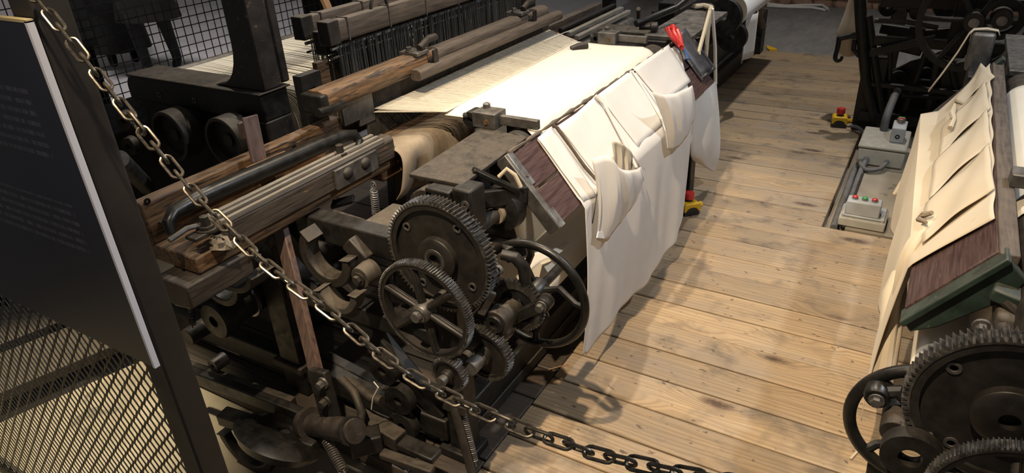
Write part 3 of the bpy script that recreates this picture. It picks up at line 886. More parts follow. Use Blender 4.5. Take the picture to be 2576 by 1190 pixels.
MB().bar(P(1268, 640, x=1.31), P(1318, 618, x=1.36), .03, .045).build('pawl_block', IRON, L1, bevel=.004)
MB().bar(P(1210, 790, x=1.2), P(1240, 735, x=1.22), .012, .02).build('pawl', GSTEEL, L1, bevel=.002)

# ------------------------------------------------------------------ end frame castings near side
fr = MB()
fr.box(1.22, 1.28, .955, 1.03, 0, .74)
fr.build('front_leg', IRON, L1, bevel=.006)
MB().box(1.20, 1.30, .94, 1.06, 0, .03).build('foot', IRON, L1, bevel=.005)
MB().box(1.30, 3.5, 1.0, 1.06, .004, .135).build('front_sill', IRON, L1, bevel=.006)
MB().box(1.30, 3.5, .993, 1.0, .008, .05).build('sill_flange', IRONB, L1, bevel=.003)
MB().box(1.21, 1.27, 1.03, 2.65, .05, .13).build('end_sill', IRON, L1, bevel=.006)
MB().box(1.21, 1.27, 1.03, 2.65, .40, .46).build('end_rail', IRON, L1, bevel=.006)
MB().box(1.21, 1.27, 1.03, 1.50, .66, .735).build('end_top_rail', IRON, L1, bevel=.006)
MB().bar((1.24, 1.06, .12), (1.24, 1.62, .70), .045, .06).build('end_brace', IRON, L1, bevel=.006)
MB().box(1.20, 1.28, 1.62, 1.72, 0, .80).build('mid_leg', IRON, L1, bevel=.006)
MB().box(1.22, 1.30, 2.55, 2.66, 0, .85).build('rear_leg', IRON, L1, bevel=.006)
# lug with slot and bolt below the cover plate
g0 = P(1160, 460, x=1.33)
lug = MB().box(g0.x - .02, g0.x + .05, g0.y - .04, g0.y + .02, g0.z - .13, g0.z - .01).build('slotted_lug', IRON, L1, bevel=.007)
MB().lathe((g0.x - .021, g0.y - .022, g0.z - .05), -X, [(-.004, .004), (-.004, .012), (.003, .012), (.003, .004), (-.004, .004)], 16).build('lug_eye', GSTEEL, lug)
MB().bolt((g0.x - .021, g0.y - .02, g0.z - .10), -X, .011, .014).build('lug_bolt', GSTEEL, lug)
MB().box(g0.x - .03, 1.5, g0.y + .02, g0.y + .10, g0.z - .12, g0.z - .02).build('breast_bracket', IRON, L1, bevel=.005)
# leather-topped block left of the big gear
b0 = P(955, 560, x=1.27)
MB().box(b0.x - .05, b0.x + .12, b0.y - .08, b0.y + .05, b0.z - .06, b0.z).build('leather_block', CASTD, L1, bevel=.006)
MB().bar(P(830, 545, x=1.30), P(920, 575, x=1.30), .05, .03).build('flat_link', IRONB, L1, bevel=.004)
MB().bar(P(835, 515, x=1.38), P(890, 500, x=1.42), .05, .012).build('flat_plate', IRONB, L1, bevel=.003)
# picker springs
def spring(p0, p1, R, turns, m=GSTEEL, wire=.0018, nm='spring'):
    sb = MB().helix(p0, p1, R, wire, turns)
    d = (V(p1) - V(p0)).normalized()
    sb.tube([V(p0) - d * .018, V(p0), V(p0) + d * .004], wire, 6)
    sb.tube([V(p1) - d * .004, V(p1) + d * .018], wire, 6)
    return sb.build(nm, m, L1)
spring(P(940, 478, x=1.36), P(946, 540, x=1.36), .0105, 11, STEEL)
MB().tube([P(941, 478, x=1.36) + V((0, .010 * math.cos(a * PI / 6), .014 + .012 * math.sin(a * PI / 6))) for a in range(12)], .0018, 6, True).build('spring_eye', STEEL, L1)
spring(P(712, 570, x=1.16), P(672, 618, x=1.12), .0105, 16, GSTEEL, .0024)
# curved fork castings in the middle
def fork(cx, cy, R, a0, a1, x, th, w_, nm, m=IRONB):
    c_ = P(cx, cy, x=x)
    pts = [c_ + V((0, R * math.cos(a0 + (a1 - a0) * k / 14), R * math.sin(a0 + (a1 - a0) * k / 14))) for k in range(15)]
    vs, fs = [], []
    for i, p_ in enumerate(pts):
        d = (p_ - c_).normalized()
        for sx in (-1, 1):
            for sr in (-1, 1):
                vs.append(p_ + X * sx * w_ / 2 + d * sr * th / 2)
        if i:
            q_ = (i - 1) * 4
            order = (0, 1, 3, 2)
            for k in range(4):
                a_, b_ = order[k], order[(k + 1) % 4]
                fs.append((q_ + a_, q_ + b_, q_ + 4 + b_, q_ + 4 + a_))
    fs.append((0, 1, 3, 2)); n_ = len(vs); fs.append((n_ - 4, n_ - 2, n_ - 1, n_ - 3))
    return MB().add(vs, fs).build(nm, m, L1, bevel=.004)
fork(830, 640, .080, PI * .95, PI * 2.25, 1.17, .030, .05, 'fork_casting')
fork(850, 720, .070, PI * 1.0, PI * 1.9, 1.12, .022, .04, 'fork_band', CASTD)
k0 = P(905, 700, x=1.14)
MB().lathe(k0, X, [(0, .012), (0, .030), (.05, .034), (.05, .012), (0, .012)], 24).build('fork_boss', CASTD, L1)
MB().bolt(k0 - X * .002, -X, .013, .012).build('fork_bolt', IRONB, L1)
MB().bar(P(880, 605, x=1.2), P(925, 655, x=1.2), .04, .05).build('fork_arm', IRONB, L1, bevel=.005)
# horizontal shafts along the loom low down
s0 = P(545, 805, x=1.06)
MB().cyl(s0, s0 + X * .6, .052, n=30).build('tappet_shaft', IRONB, L1)
MB().lathe(s0 - X * .012, X, [(0, .02), (0, .060), (.012, .066), (.05, .066), (.05, .05), (0, .02)], 30).build('shaft_collar', IRON, L1)
MB().lathe(s0 + X * .12, X, [(0, .05), (0, .060), (.012, .060), (.012, .05), (0, .05)], 30).build('brass_ring', STEEL, L1)
MB().bolt(s0 + V((.05, -.02, .055)), Z, .007, .02).build('oiler', GSTEEL, L1)
s1 = P(470, 850, x=1.02)
MB().cyl(s1, s1 + X * .5, .030, n=24).build('picking_shaft', IRONB, L1)
MB().lathe(P(535, 922, x=1.02), X, [(0, .008), (0, .024), (.05, .024), (.05, .008), (0, .008)], 20).build('shaft_nut', GSTEEL, L1)
MB().bar(P(440, 720, x=1.05), P(660, 665, x=1.2), .08, .04).build('cross_casting', IRONR, L1, bevel=.006)
fork(560, 690, .085, PI * .9, PI * 1.75, 1.08, .024, .06, 'shoe_casting', IRON)
spring(P(480, 760, x=1.03), P(484, 815, x=1.03), .009, 9, IRONB, .0022)
MB().prism([(1.43, .672), (1.425, .738), (1.55, .738), (1.56, .69), (1.50, .662)], 'x', P(432, 640, y=1.44).x, P(625, 640, y=1.44).x).build('box_block', WOODD, L1, bevel=.006)
fork(590, 640, .095, PI * 1.1, PI * 1.75, 1.02, .020, .07, 'shoe_band', IRONB)
# picking stick with its foot
ps0, ps1 = P(690, 510, y=1.51), P(806, 975, x=1.02)
MB().bar(ps0, ps1, .020, .048, up=X.cross(ps1 - ps0)).build('picking_stick', STICK, L1, bevel=.003)
f0 = P(800, 930, x=1.01); f1 = P(840, 1075, x=.99)
MB().bar(f0, f1, .024, .070, up=X.cross(f1 - f0)).build('stick_shoe', IRON, L1, bevel=.004)
MB().bolt(P(815, 962, x=.995), -X, .012, .018).build('shoe_bolt', GSTEEL, L1)
MB().bolt(P(822, 1008, x=.99), -X, .012, .018).build('shoe_bolt', IRONB, L1)
r0_ = P(780, 1065, x=.96); r1_ = P(880, 1080, x=.98)
MB().cyl(P(765, 1065, x=1.0), P(895, 1085, x=.96), .034, n=24).build('rocker_shaft', IRONR, L1)
MB().lathe(P(775, 1066, x=.995), P(895, 1085, x=.96) - P(765, 1065, x=1.0), [(0, .03), (0, .050), (.03, .050), (.03, .03), (0, .03)], 26).build('rocker_collar', IRONR, L1)
MB().lathe(P(880, 1083, x=.962), P(895, 1085, x=.96) - P(765, 1065, x=1.0), [(0, .03), (0, .040), (.016, .040), (.016, .03), (0, .03)], 26).build('rocker_collar', IRON, L1)
spring(P(822, 1110, x=.96), P(865, 1185, x=.92), .013, 14, GSTEEL, .0026)
spring(P(1165, 1040, x=1.10), P(1195, 1160, x=1.10), .008, 24, GSTEEL, .0022)
MB().cyl(P(1135, 1000, x=1.08), P(1185, 1185, x=1.06), .011, n=12).build('treadle_rod', IRONB, L1)
MB().bar(P(1118, 1010, x=1.08), P(1175, 1030, x=1.10), .03, .03).build('rod_clip', IRONB, L1, bevel=.004)
# links, tappets and treadles near the floor
for (a, b, wd, h, nm, m) in (
    ((470, 935), (770, 1050), .03, .05, 'treadle', IRON), ((430, 905), (740, 1015), .025, .04, 'treadle', IRONB), ((560, 1045), (800, 1120), .05, .04, 'treadle', IRON),
    ((820, 900), (1010, 1000), .04, .04, 'rocker_link', IRON), ((910, 1050), (1010, 1110), .05, .05, 'heel_block', IRONB), ((880, 1120), (960, 1100), .06, .06, 'heel_block', IRON),
    ((960, 1140), (1090, 1185), .03, .02, 'base_strap', IRONB), ((1010, 1110), (1100, 1150), .05, .02, 'base_strap', IRON), ((700, 900), (770, 930), .05, .03, 'tread_plate', IRONB)):
    z_ = .10 + .05 * random.random()
    p0, p1 = P(*a, z=z_), P(*b, z=z_)
    MB().bar(p0, p1, wd, h).build(nm, m, L1, bevel=.005)
MB().tube([P(860, 955, x=1.1), P(890, 985, x=1.08), P(910, 1035, x=1.06), P(905, 1075, x=1.04)], .013, 10).build('curved_link', IRONB, L1)
MB().tube([P(880, 960, x=1.12), P(935, 1000, x=1.1), P(960, 1010, x=1.1)], .016, 10).build('curved_link', IRONB, L1)
fork(620, 1105, .11, PI * 1.05, PI * 1.95, .92, .03, .03, 'cam_rim', IRON)
p = P(700, 1120, z=.12)
MB().lathe((p.x, p.y, p.z), V((.6, -.2, 1)), [(0, .02), (0, .12), (.03, .14), (.05, .10), (.05, .02), (0, .02)], 30).build('tappet_disc', IRONC, L1)
for cx, cy in ((1000, 1010), (960, 935), (1010, 1075)):
    p = P(cx, cy, x=1.16)
    MB().lathe(p, X, [(0, .015), (0, .05), (.03, .05), (.03, .015), (0, .015)], 22).build('low_boss', IRON, L1)
MB().tube([P(940, 960, x=1.05), P(952, 975, x=1.05), P(938, 1000, x=1.05), P(934, 1030, x=1.05)], .0016, 5).build('loose_yarn', CABLE, L1)

# ------------------------------------------------------------------ slay: shuttle box, race, reed cap
SX0, SX1 = .845, 1.56
bb = MB().box(SX0, SX1, 1.60, 1.645, .785, .902)
bb = bb.build('box_back', WOODO, L1, bevel=.006)
MB().box(SX0 + .03, SX1 - .02, 1.592, 1.602, .832, .840).build('box_groove_strip', WOODD, L1)
MB().box(SX0, 3.55, 1.44, 1.64, .740, .787).build('race_board', WOODO, L1, bevel=.006)
for px_, py_ in ((370, 507), (740, 372)):
    p = P(px_, py_, y=1.599)
    MB().lathe((p.x, 1.599, p.z), -Y, [(-.002, .003), (-.002, .008), (.0015, .009), (.0015, .003), (-.002, .003)], 14).build('bolt_hole', IRONC, bb)
# long iron swell with hooked ends
pts = [P(432, 590, y=1.47), P(424, 560, y=1.48), P(438, 535, y=1.49), P(500, 500, y=1.495), P(600, 455, y=1.495), P(700, 412, y=1.495), P(800, 368, y=1.495), P(860, 343, y=1.49), P(892, 340, y=1.48), P(905, 356, y=1.465), P(900, 372, y=1.455)]
MB().tube(pts, [.010, .015, .019, .022, .023, .023, .023, .021, .018, .013, .010], 14).build('iron_swell', IRONC, L1)
# parallel rails on the box front
fz1, fz0 = P(845, 411, y=1.43).z, P(842, 480, y=1.425).z
bx = MB().prism([(1.425, fz1 - .012), (1.44, fz1), (1.475, fz1), (1.475, fz0), (1.425, fz0)], 'x', P(560, 590, y=1.43).x, 1.60).build('box_front', WOODD, L1, bevel=.005)
for (y0_, y1_, z0_, z1_, m_) in ((1.424, 1.434, -.010, .006, GSTEEL), (1.446, 1.457, .0, .010, GSTEEL), (1.466, 1.480, -.004, .012, GSTEEL)):
    MB().box(.93, 1.555, y0_, y1_, fz1 + z0_, fz1 + z1_).build('box_rail', RAILM, L1, bevel=.002)
MB().tube([P(425, 605, y=1.46), P(470, 575, y=1.46), P(520, 562, y=1.46)], .007, 8).build('rail_strap', GSTEEL, L1)
# plate with dome rivets
pa, pb = P(840, 430, y=1.418), P(950, 412, y=1.418)
MB().box(pa.x, pb.x, 1.413, 1.424, P(850, 478, y=1.418).z, pa.z).build('rivet_plate', GSTEEL, L1, bevel=.002)
for px_, py_ in ((875, 436), (919, 411)):
    p = P(px_, py_, y=1.413)
    MB().dome(p, -Y, .019, .012).build('dome_rivet', IRONB, L1)
for px_, py_, yy_ in ((853, 368, 1.46), (513, 548, 1.45)):
    p = P(px_, py_, y=yy_)
    bo = MB().lathe(p - Z * .03, Z, [(0, .020), (.010, .020), (.010, .012), (.012, .012), (.034, .012), (.036, .008)], 6)
    bo.lathe(p - Z * .034, Z, [(0, .026), (.006, .026)], 20)
    bo.build('clamp_bolt', IRONB, L1)
    MB().bar(p - Z * .036 - X * .05, p - Z * .036 + X * .03, .04, .010).build('clamp_lug', IRONB, L1, bevel=.002)
# leather picker strap standing in the box
pk0, pk1 = P(652, 405, y=1.56), P(628, 292, y=1.57)
MB().bar(pk0, pk1, .050, .008, up=Y).build('leather_strap', LEATHER, L1, bevel=.002)
q = P(612, 325, y=1.60)
MB().box(q.x - .01, q.x + .03, 1.60, 1.61, q.z - .03, q.z + .02).build('leather_tab', LEATHER, L1, bevel=.003)
sp0, sp1 = P(625, 428, y=1.53), P(725, 385, y=1.53)
MB().bar(sp0, sp1, .03, .014).build('wood_wedge', WOODO, L1, bevel=.005)
# canvas wrap on the slay front
def wrapf(u, v):
    x = 1.585 + .50 * u
    a = -.6 + 2.7 * v
    y = 1.47 - .052 * math.sin(a) - .008 * math.sin(u * 7) * v
    z = .762 + .055 * math.cos(a) - .01 * math.sin(u * 5 + 1) - .055 * max(0, v - .8) * (1 + .6 * math.sin(u * 9))
    return (x + .012 * math.sin(v * 5), y, z)
WP = catmull([V((0, 1.54, .793)), V((0, 1.46, .802)), V((0, 1.42, .796)), V((0, 1.402, .770)), V((0, 1.400, .72)), V((0, 1.408, .665)), V((0, 1.43, .63))], 4)
def wrapf(u, v):
    k = v * (len(WP) - 1); i = min(int(k), len(WP) - 2); p = WP[i].lerp(WP[i + 1], k - i)
    sag = .008 * math.sin(u * 8 + v * 3) * math.sin(PI * v) + .006 * math.sin(u * 19) * v
    return (1.585 + (.50 - .10 * v) * u + .01 * math.sin(v * 5), p.y - sag, p.z - .012 * u * (1 - v) + .01 * math.sin(u * 11) * max(0, v - .7))
MB().sheet(wrapf, 24, 24).build('canvas_wrap', CANVAS, L1, solid=.003)
MB().box(1.55, 3.45, 1.45, 1.52, .70, .785).build('slay_front', WOODO, L1, bevel=.008)
# slay sole: metal plates visible under the reed cap
for k, (a, b) in enumerate(((865, 905), (905, 945))):
    p0, p1 = P(a, 318, y=1.585), P(b, 300, y=1.585)
    MB().box(p0.x, p1.x - .004, 1.58, 1.588, p0.z, p0.z + .11).build('reed_plate', GSTEEL, L1, bevel=.001)
# reed: dents between the baulks
rd = MB()
for i in range(230):
    x = 1.66 + i * .0057
    rd.box(x, x + .0012, 1.583, 1.592, .79, .965)
rd.build('reed_dents', GSTEEL, L1, kind='stuff')
# reed cap, two stacked rounded timbers
def rounded(y0, y1, z0, z1, r, n=4):
    out = []
    for (cy, cz, a0) in ((y1 - r, z1 - r, 0), (y0 + r, z1 - r, PI / 2), (y0 + r, z0 + r, PI), (y1 - r, z0 + r, PI * 1.5)):
        for k in range(n + 1):
            a = a0 + PI / 2 * k / n
            out.append((cy + r * math.cos(a), cz + r * math.sin(a)))
    return out
MB().prism(rounded(1.535, 1.615, .955, 1.022, .022), 'x', 1.445, 2.02).build('reed_cap', WOODD if False else WOODO, L1, bevel=.002)
MB().prism(rounded(1.535, 1.605, .960, 1.018, .024), 'x', 2.0, 2.88).build('reed_cap', WOODG, L1, bevel=.002)
MB().prism(rounded(1.495, 1.545, .945, .985, .016), 'x', 1.86, 2.94).build('reed_cap_lip', WOODG, L1, bevel=.002)
for x in (1.93, 2.66):
    MB().box(x - .035, x + .035, 1.53, 1.612, 1.018, 1.032).build('cap_clamp', GSTEEL, L1, bevel=.003)
    MB().bolt((x - .02, 1.575, 1.032), Z, .011, .012).build('cap_bolt', GSTEEL, L1)
    MB().bolt((x + .025, 1.555, 1.032), Z, .009, .012).build('cap_bolt', IRON, L1)
    MB().tube([(x, 1.545, 1.04), (x + .06, 1.55, 1.058), (x + .11, 1.555, 1.056)], .013, 10).build('cap_handle', IRONB, L1)
    MB().lathe((x + .045, 1.545, .985), Y, [(-.03, .01), (-.03, .018), (.0, .018), (.0, .01)], 14).build('cap_pin', IRON, L1)
    MB().box(x + .03, x + .058, 1.508, 1.516, .97, 1.03).build('cap_link', IRON, L1, bevel=.003)
q = P(1085, 95, y=1.66)
MB().cyl((q.x, 1.66, q.z - .06), (q.x, 1.66, q.z + .012), .013, n=16).build('upright_pin', BLACKP, L1)
# cap end casting and the slotted sword plate at the near end
MB().box(1.425, 1.455, 1.53, 1.62, .955, 1.015).build('cap_end', IRON, L1, bevel=.006)
MB().tube([P(800, 285, y=1.52), P(835, 275, y=1.52), P(862, 262, y=1.53)], .014, 10).build('cap_handle_end', IRONC, L1)
sa = P(768, 300, y=1.68)
sword = MB()
zt = P(755, 190, y=1.68).z
xw = .085
for (x0, x1, z0, z1) in ((0, .03, 0, 1), (.055, xw, 0, 1), (.03, .055, 0, .45), (.03, .055, .82, 1)):
    zz0, zz1 = .80 + (zt - .80) * z0, .80 + (zt - .80) * z1
    sword.box(sa.x + x0, sa.x + x1, 1.665, 1.70, zz0, zz1)
sword.build('slotted_plate', IRON, L1)
# upright swords below the slay
for x in (1.75, 2.75):
    MB().bar((x, 1.56, .76), (x, 1.62, .12), .06, .04).build('slay_sword', IRON, L1, bevel=.005)

# ------------------------------------------------------------------ harness: heald frames hung over the warp
HEALD = mat('grey_heald_wire', (.035, .034, .034), (.10, .098, .095), 120, (1, 1, .1), rough=(.4, .6), metal=.5, bmp=.0)
def heald_frame(y, zt_, x0, x1, n, m, bar_h=.072):
    hb = MB().prism(rounded(y - .022, y + .022, zt_ - bar_h, zt_, .008, 2), 'x', x0, x1).build('heald_bar', m, L1)
    for k in range(6):
        x = x0 + .09 + k * (x1 - x0 - .15) / 5.3
        MB().box(x, x + .006, y - .0245, y + .0245, zt_ - bar_h - .003, zt_ + .003).build('bar_band', GSTEEL, hb)
    MB().box(x0 - .004, x0 + .05, y - .0255, y + .0255, zt_ - bar_h - .004, zt_ + .004).build('end_cap', IRONB, hb, bevel=.004)
    hm = MB()
    rr = random.Random(int(y * 100))
    for i in range(n):
        x = x0 + .05 + (x1 - x0 - .08) * (i + rr.random() * .9) / n
        yo = y + rr.uniform(-.012, .012)
        hm.bar((x, yo, zt_ - bar_h - .012), (x + rr.uniform(-.004, .004), yo + rr.uniform(-.004, .004), .80), .0028, .0012, up=Y)
    hm.build('heald_wires', HEALD, L1, kind='stuff')
    MB().cyl((x0 + .02, y, zt_ - bar_h - .02), (x1 - .02, y, zt_ - bar_h - .02), .006, n=8).build('heald_rod', STEEL, L1)
    MB().cyl((x0 + .02, y, zt_ - bar_h - .05), (x1 - .02, y, zt_ - bar_h - .05), .004, n=8).build('heald_rod', WOODG, L1)
heald_frame(1.755, 1.160, 1.700, 3.02, 760, WOODG)
heald_frame(1.825, 1.115, 1.74, 3.02, 420, WOODO)
heald_frame(1.895, 1.165, 1.72, 3.02, 420, WOODG)
# hook ring on the front heald bar
q = P(950, 10, y=1.76)
MB().tube([(q.x + .045 * math.cos(a * PI / 8), 1.755, 1.160 + .045 * math.sin(a * PI / 8)) for a in range(9)], .006, 8).build('bar_ring', IRONB, L1)
# stacked heald ends left of the slotted plate
for k, (dx, m) in enumerate(((0, WOODO), (.05, WOODD))):
    p = P(790 + k * 38, 165, y=1.80)
    MB().box(p.x, p.x + .055, 1.785, 1.81, p.z - .07, p.z + .01).build('heald_end', m, L1, bevel=.004)

# ------------------------------------------------------------------ rear end frame: ledge, arch post, pulleys
lx0, lx1 = 1.50, 1.62
ly = P(655, 250, x=1.5).y
lp = [(ly, .955), (2.58, .955)] + [(2.60 + .05 * math.sin(a * PI / 12), .905 + .05 * math.cos(a * PI / 12)) for a in range(7)] + [(2.65, .86), (ly, .86)]
MB().prism(lp, 'x', lx0, lx1).build('frame_ledge', IRON, L1, bevel=.005)
MB().box(lx0 - .012, lx1 + .01, ly - .01, 2.62, .955, .962).build('ledge_top', IRONB, L1, bevel=.003)
MB().box(lx0 + .04, lx1 - .04, ly + .01, 2.66, .12, .86).build('frame_web', IRON, L1, bevel=.004)
MB().box(lx0, lx1, ly, ly + .045, .0, .86).build('frame_leg', IRONR, L1, bevel=.006)
for px_, py_ in ((490, 253), (402, 238)):
    p = P(px_, py_, x=lx0)
    MB().lathe(p, -X, [(0, .006), (0, .011), (.004, .011), (.004, .006), (0, .006)], 16).build('ledge_boss', GSTEEL, L1)
py0, py1 = P(612, 0, x=1.515).y, P(553, 0, x=1.515).y
pp = [(py0, .962)] + [(py0 - .0, 1.75)] + [(py1, 1.75), (py1, 1.12)] + [(py1 + .10 * (1 - math.cos(a * PI / 12)), 1.12 - .145 * math.sin(a * PI / 12)) for a in range(1, 7)] + [(py1 + .14, .962)]
MB().prism(pp, 'x', 1.515, 1.60).build('arch_post', IRONR, L1, bevel=.008)
MB().box(1.60, P(690, 0, y=py0).x, py0, py0 + .03, .97, 1.75).build('arch_flange', IRONR, L1, bevel=.008)
MB().box(1.60, 3.3, 1.85, 1.93, 1.60, 1.70).build('arch_top', IRONR, L1, bevel=.008)
MB().box(3.2, 3.3, 1.835, 2.0, .0, 1.70).build('far_arch_post', IRON, L1, bevel=.008)
for i, (cx, cy, rr_) in enumerate(((425, 345, .094), (560, 360, .088))):
    c_ = P(cx, cy, x=1.40)
    pu = MB().lathe(c_, X, [(0, rr_ - .012), (0, rr_), (.075, rr_), (.075, rr_ - .012), (0, rr_ - .012)], 44).build('drive_pulley', IRONB, L1, bevel=.002)
    MB().lathe(c_ + X * .03, X, [(0, .02), (0, rr_ - .011), (.010, rr_ - .011), (.010, .02), (0, .02)], 40).build('pulley_web', IRON, pu)
    MB().cyl(c_ + X * .022, c_ + X * .12, .022, n=18).build('pulley_hub', IRONB, pu)
for cx, cy in ((310, 305), (322, 370)):
    c_ = P(cx, cy, x=1.36)
    MB().lathe(c_, X + Y * .2, [(0, .012), (0, .034), (.03, .036), (.03, .012), (0, .012)], 20).build('belt_guide', IRONB, L1)
MB().cyl(P(300, 400, x=1.15), P(370, 470, x=1.35), .030, n=20).build('guard_tube', GSTEEL, L1)
MB().bolt(P(600, 348, x=1.5), -X, .01, .012).build('frame_bolt', GSTEEL, L1)

# ------------------------------------------------------------------ far end of the loom
MB().box(2.98, 3.62, 1.60, 1.645, .785, .90).build('far_box_back', WOODD, L1, bevel=.006)
for k in range(3):
    MB().bar((2.98, 1.53 - k * .042, .885 - k * .014), (3.62, 1.53 - k * .042, .885 - k * .014), .026, .022).build('far_box_rail', RAILM if k else IRONC, L1, bevel=.003)
MB().prism([(1.40, .80), (1.42, .83), (1.47, .83), (1.47, .67), (1.40, .66)], 'x', 2.98, 3.62).build('far_box_front', GSTEEL, L1, bevel=.005)
sh = MB().lathe((3.0, 1.555, .865), X, [(0, .004), (.04, .014), (.10, .02), (.24, .02), (.30, .014), (.34, .004)], 14)
sh.build('shuttle', mat('shuttle_red_wood', (.16, .04, .022), (.26, .08, .04), 12, (1, 8, 8), rough=(.3, .5), bmp=.2), L1)
MB().box(3.30, 3.38, .95, 1.05, 0, .80).build('far_front_leg', IRON, L1, bevel=.006)
MB().box(3.30, 3.38, 1.0, 2.6, .66, .74).build('far_top_rail', IRON, L1, bevel=.006)
MB().box(3.30, 3.38, 1.0, 2.6, .05, .13).build('far_end_sill', IRON, L1, bevel=.006)
MB().box(3.30, 3.38, 2.5, 2.6, 0, .9).build('far_rear_leg', IRON, L1, bevel=.006)
# starting handle and rods by the far cover plate
MB().tube([P(1600, 60, z=.93), P(1650, 40, z=.95), P(1700, 20, z=.96), P(1725, 0, z=.98)], .016, 10).build('starting_handle', IRONC, L1)
MB().lathe(P(1608, 68, z=.91), V((.3, -1, 0)), [(0, .012), (.05, .012), (.055, .022), (.08, .022), (.085, .01)], 14).build('handle_knob', IRONB, L1)
MB().cyl(P(1606, 45, z=.89), P(1606, 22, z=.95), .010, n=12).build('handle_pin', IRONB, L1)
MB().box(3.18, 3.30, 1.13, 1.5, .80, .86).build('far_casting', IRONB, L1, bevel=.01)
# stiffening shafts across the loom underneath
MB().cyl((1.25, 1.75, .30), (3.35, 1.75, .30), .028, n=18).build('cross_shaft', IRONB, L1)
MB().cyl((1.25, 2.1, .62), (3.35, 2.1, .62), .034, n=18).build('crank_shaft', IRONB, L1)
MB().tube([P(690, 140, y=2.5), P(760, 120, y=2.5), P(835, 97, y=2.5)], .004, 6).build('warp_string', CABLE, L1)
MB().tube([P(1482, 62, y=1.50), P(1425, 80, y=1.49), P(1368, 103, y=1.48)], .0016, 5).build('weft_yarn', CABLE, L1)
# dust lumps
for px_, py_, yy_, r in ((555, 612, 1.42, .022), (570, 620, 1.42, .016), (640, 640, 1.42, .012), (540, 605, 1.43, .014)):
    p = P(px_, py_, y=yy_)
    lb = MB().lathe(p - Z * r * .5, Z, [(0, r), (r * .5, r * 1.05), (r, r * .7), (r * 1.2, .002)], 12)
    for q_ in lb.v: q_ += V((random.uniform(-1, 1), random.uniform(-1, 1), random.uniform(-1, 1))) * r * .35
    lb.build('lint_lump', LINT, L1)
# ------------------------------------------------------------------ cloths draped over the breast board of the main loom
rr = random.Random(5)
T0, B0 = V((0, *BT)), V((0, *BB))
def PB(px, py, off=.004):
    """pixel on the sloping face of the breast board"""
    a, b = P(px, py, y=.5), CAM
    d = a - CAM
    p0 = T0 + bn_ * off
    t = (p0 - CAM).dot(bn_) / d.dot(bn_)
    return CAM + d * t
D1 = thing('draped_cloth', (2.2, .80, .1), 'long white cotton cloth draped over the sloping board, hanging almost to the floor', 'cloth')
BL = (B0 - T0).length
def drapef(u, v):
    xt = 1.70 + (2.985 - 1.70) * u
    xb = 1.685 + (2.725 - 1.685) * u
    if v < .28:
        t = v / .28
        x = xt + (xb - xt) * t
        p = T0 + (B0 - T0) * (.035 + .965 * t) + bn_ * (.005 + .002 * math.sin(u * 17) * t)
        if t > .9: p += V((0, -.004, .002)) * (t - .9) * 10
        return (x, p.y, p.z)
    t = (v - .28) / .72
    zb = .122 + .006 * math.sin(u * 9) - .0 * u + .06 * max(0, u - .86) / .14 + (.015 if u < .03 else 0)
    fold = .006 * math.sin(u * 19 + .8) + .007 * math.sin(u * 7) + .003 * math.sin(u * 41 + t * 2)
    y = B0.y - .013 + fold * t ** .8 - .012 * math.sin(PI * t) * (1 - u)
    x = xb + .012 * math.sin(t * 3 + u * 14) * t - .012 * t * (1 - u) + .006 * math.sin(u * 21 + 2.2) * t
    return (x, y, B0.z - .006 + (zb - B0.z) * t)
MB().sheet(drapef, 110, 60).build('long_cloth', DRAPE, D1, solid=.0014)
# second layer: folded apron cloths lying on the board
def quadsheet(parent, nm, corners, m, nu=14, nv=10, wob=.0014, th=.0015, off=.007):
    c = [PB(a, b, off) for a, b in corners]
    def f(u, v):
        p = (c[0] * (1 - u) + c[1] * u) * (1 - v) + (c[3] * (1 - u) + c[2] * u) * v
        p = p + bn_ * wob * (math.sin(u * 6.1 + v * 3) + .6 * math.sin(v * 9 + u * 4))
        return tuple(p)
    return MB().sheet(f, nu, nv).build(nm, m, parent, solid=th)
quadsheet(D1, 'folded_cloth', [(1408, 322), (1498, 241), (1578, 372), (1508, 452)], DRAPE, off=.0085)
quadsheet(D1, 'folded_cloth', [(1504, 238), (1588, 176), (1680, 300), (1606, 372)], DRAPE, off=.0085)
quadsheet(D1, 'folded_cloth', [(1592, 172), (1682, 112), (1738, 205), (1668, 262)], DRAPE, off=.0085)
quadsheet(D1, 'folded_cloth', [(1352, 347), (1388, 318), (1500, 492), (1468, 506)], DRAPE, 8, 12, off=.010)
hem = [PB(1498, 241, .018), PB(1520, 262, .018), PB(1545, 310, .019), PB(1568, 352, .02), P(1600, 420, y=.775), P(1612, 470, y=.772)]
MB().tube(hem, [.007, .006, .006, .007, .006, .004], 7).build('rolled_hem', DRAPE, D1)
cord = [PB(1388, 312, .02), PB(1402, 322, .02), PB(1440, 375, .018), PB(1470, 418, .018), PB(1500, 452, .020), PB(1511, 466, .018)]
MB().tube(cord, [.004, .006, .005, .006, .005, .003], 7).build('brown_cord', mat('brown_cord', (.05, .035, .022), (.10, .07, .045), 60, rough=(.8, .9), bmp=.4), D1)
cord2 = [PB(1505, 470, .016), P(1500, 500, y=.775), P(1494, 540, y=.77), P(1490, 562, y=.77)]
MB().tube(cord2, .0018, 6).build('dark_thread', IRONC, D1)
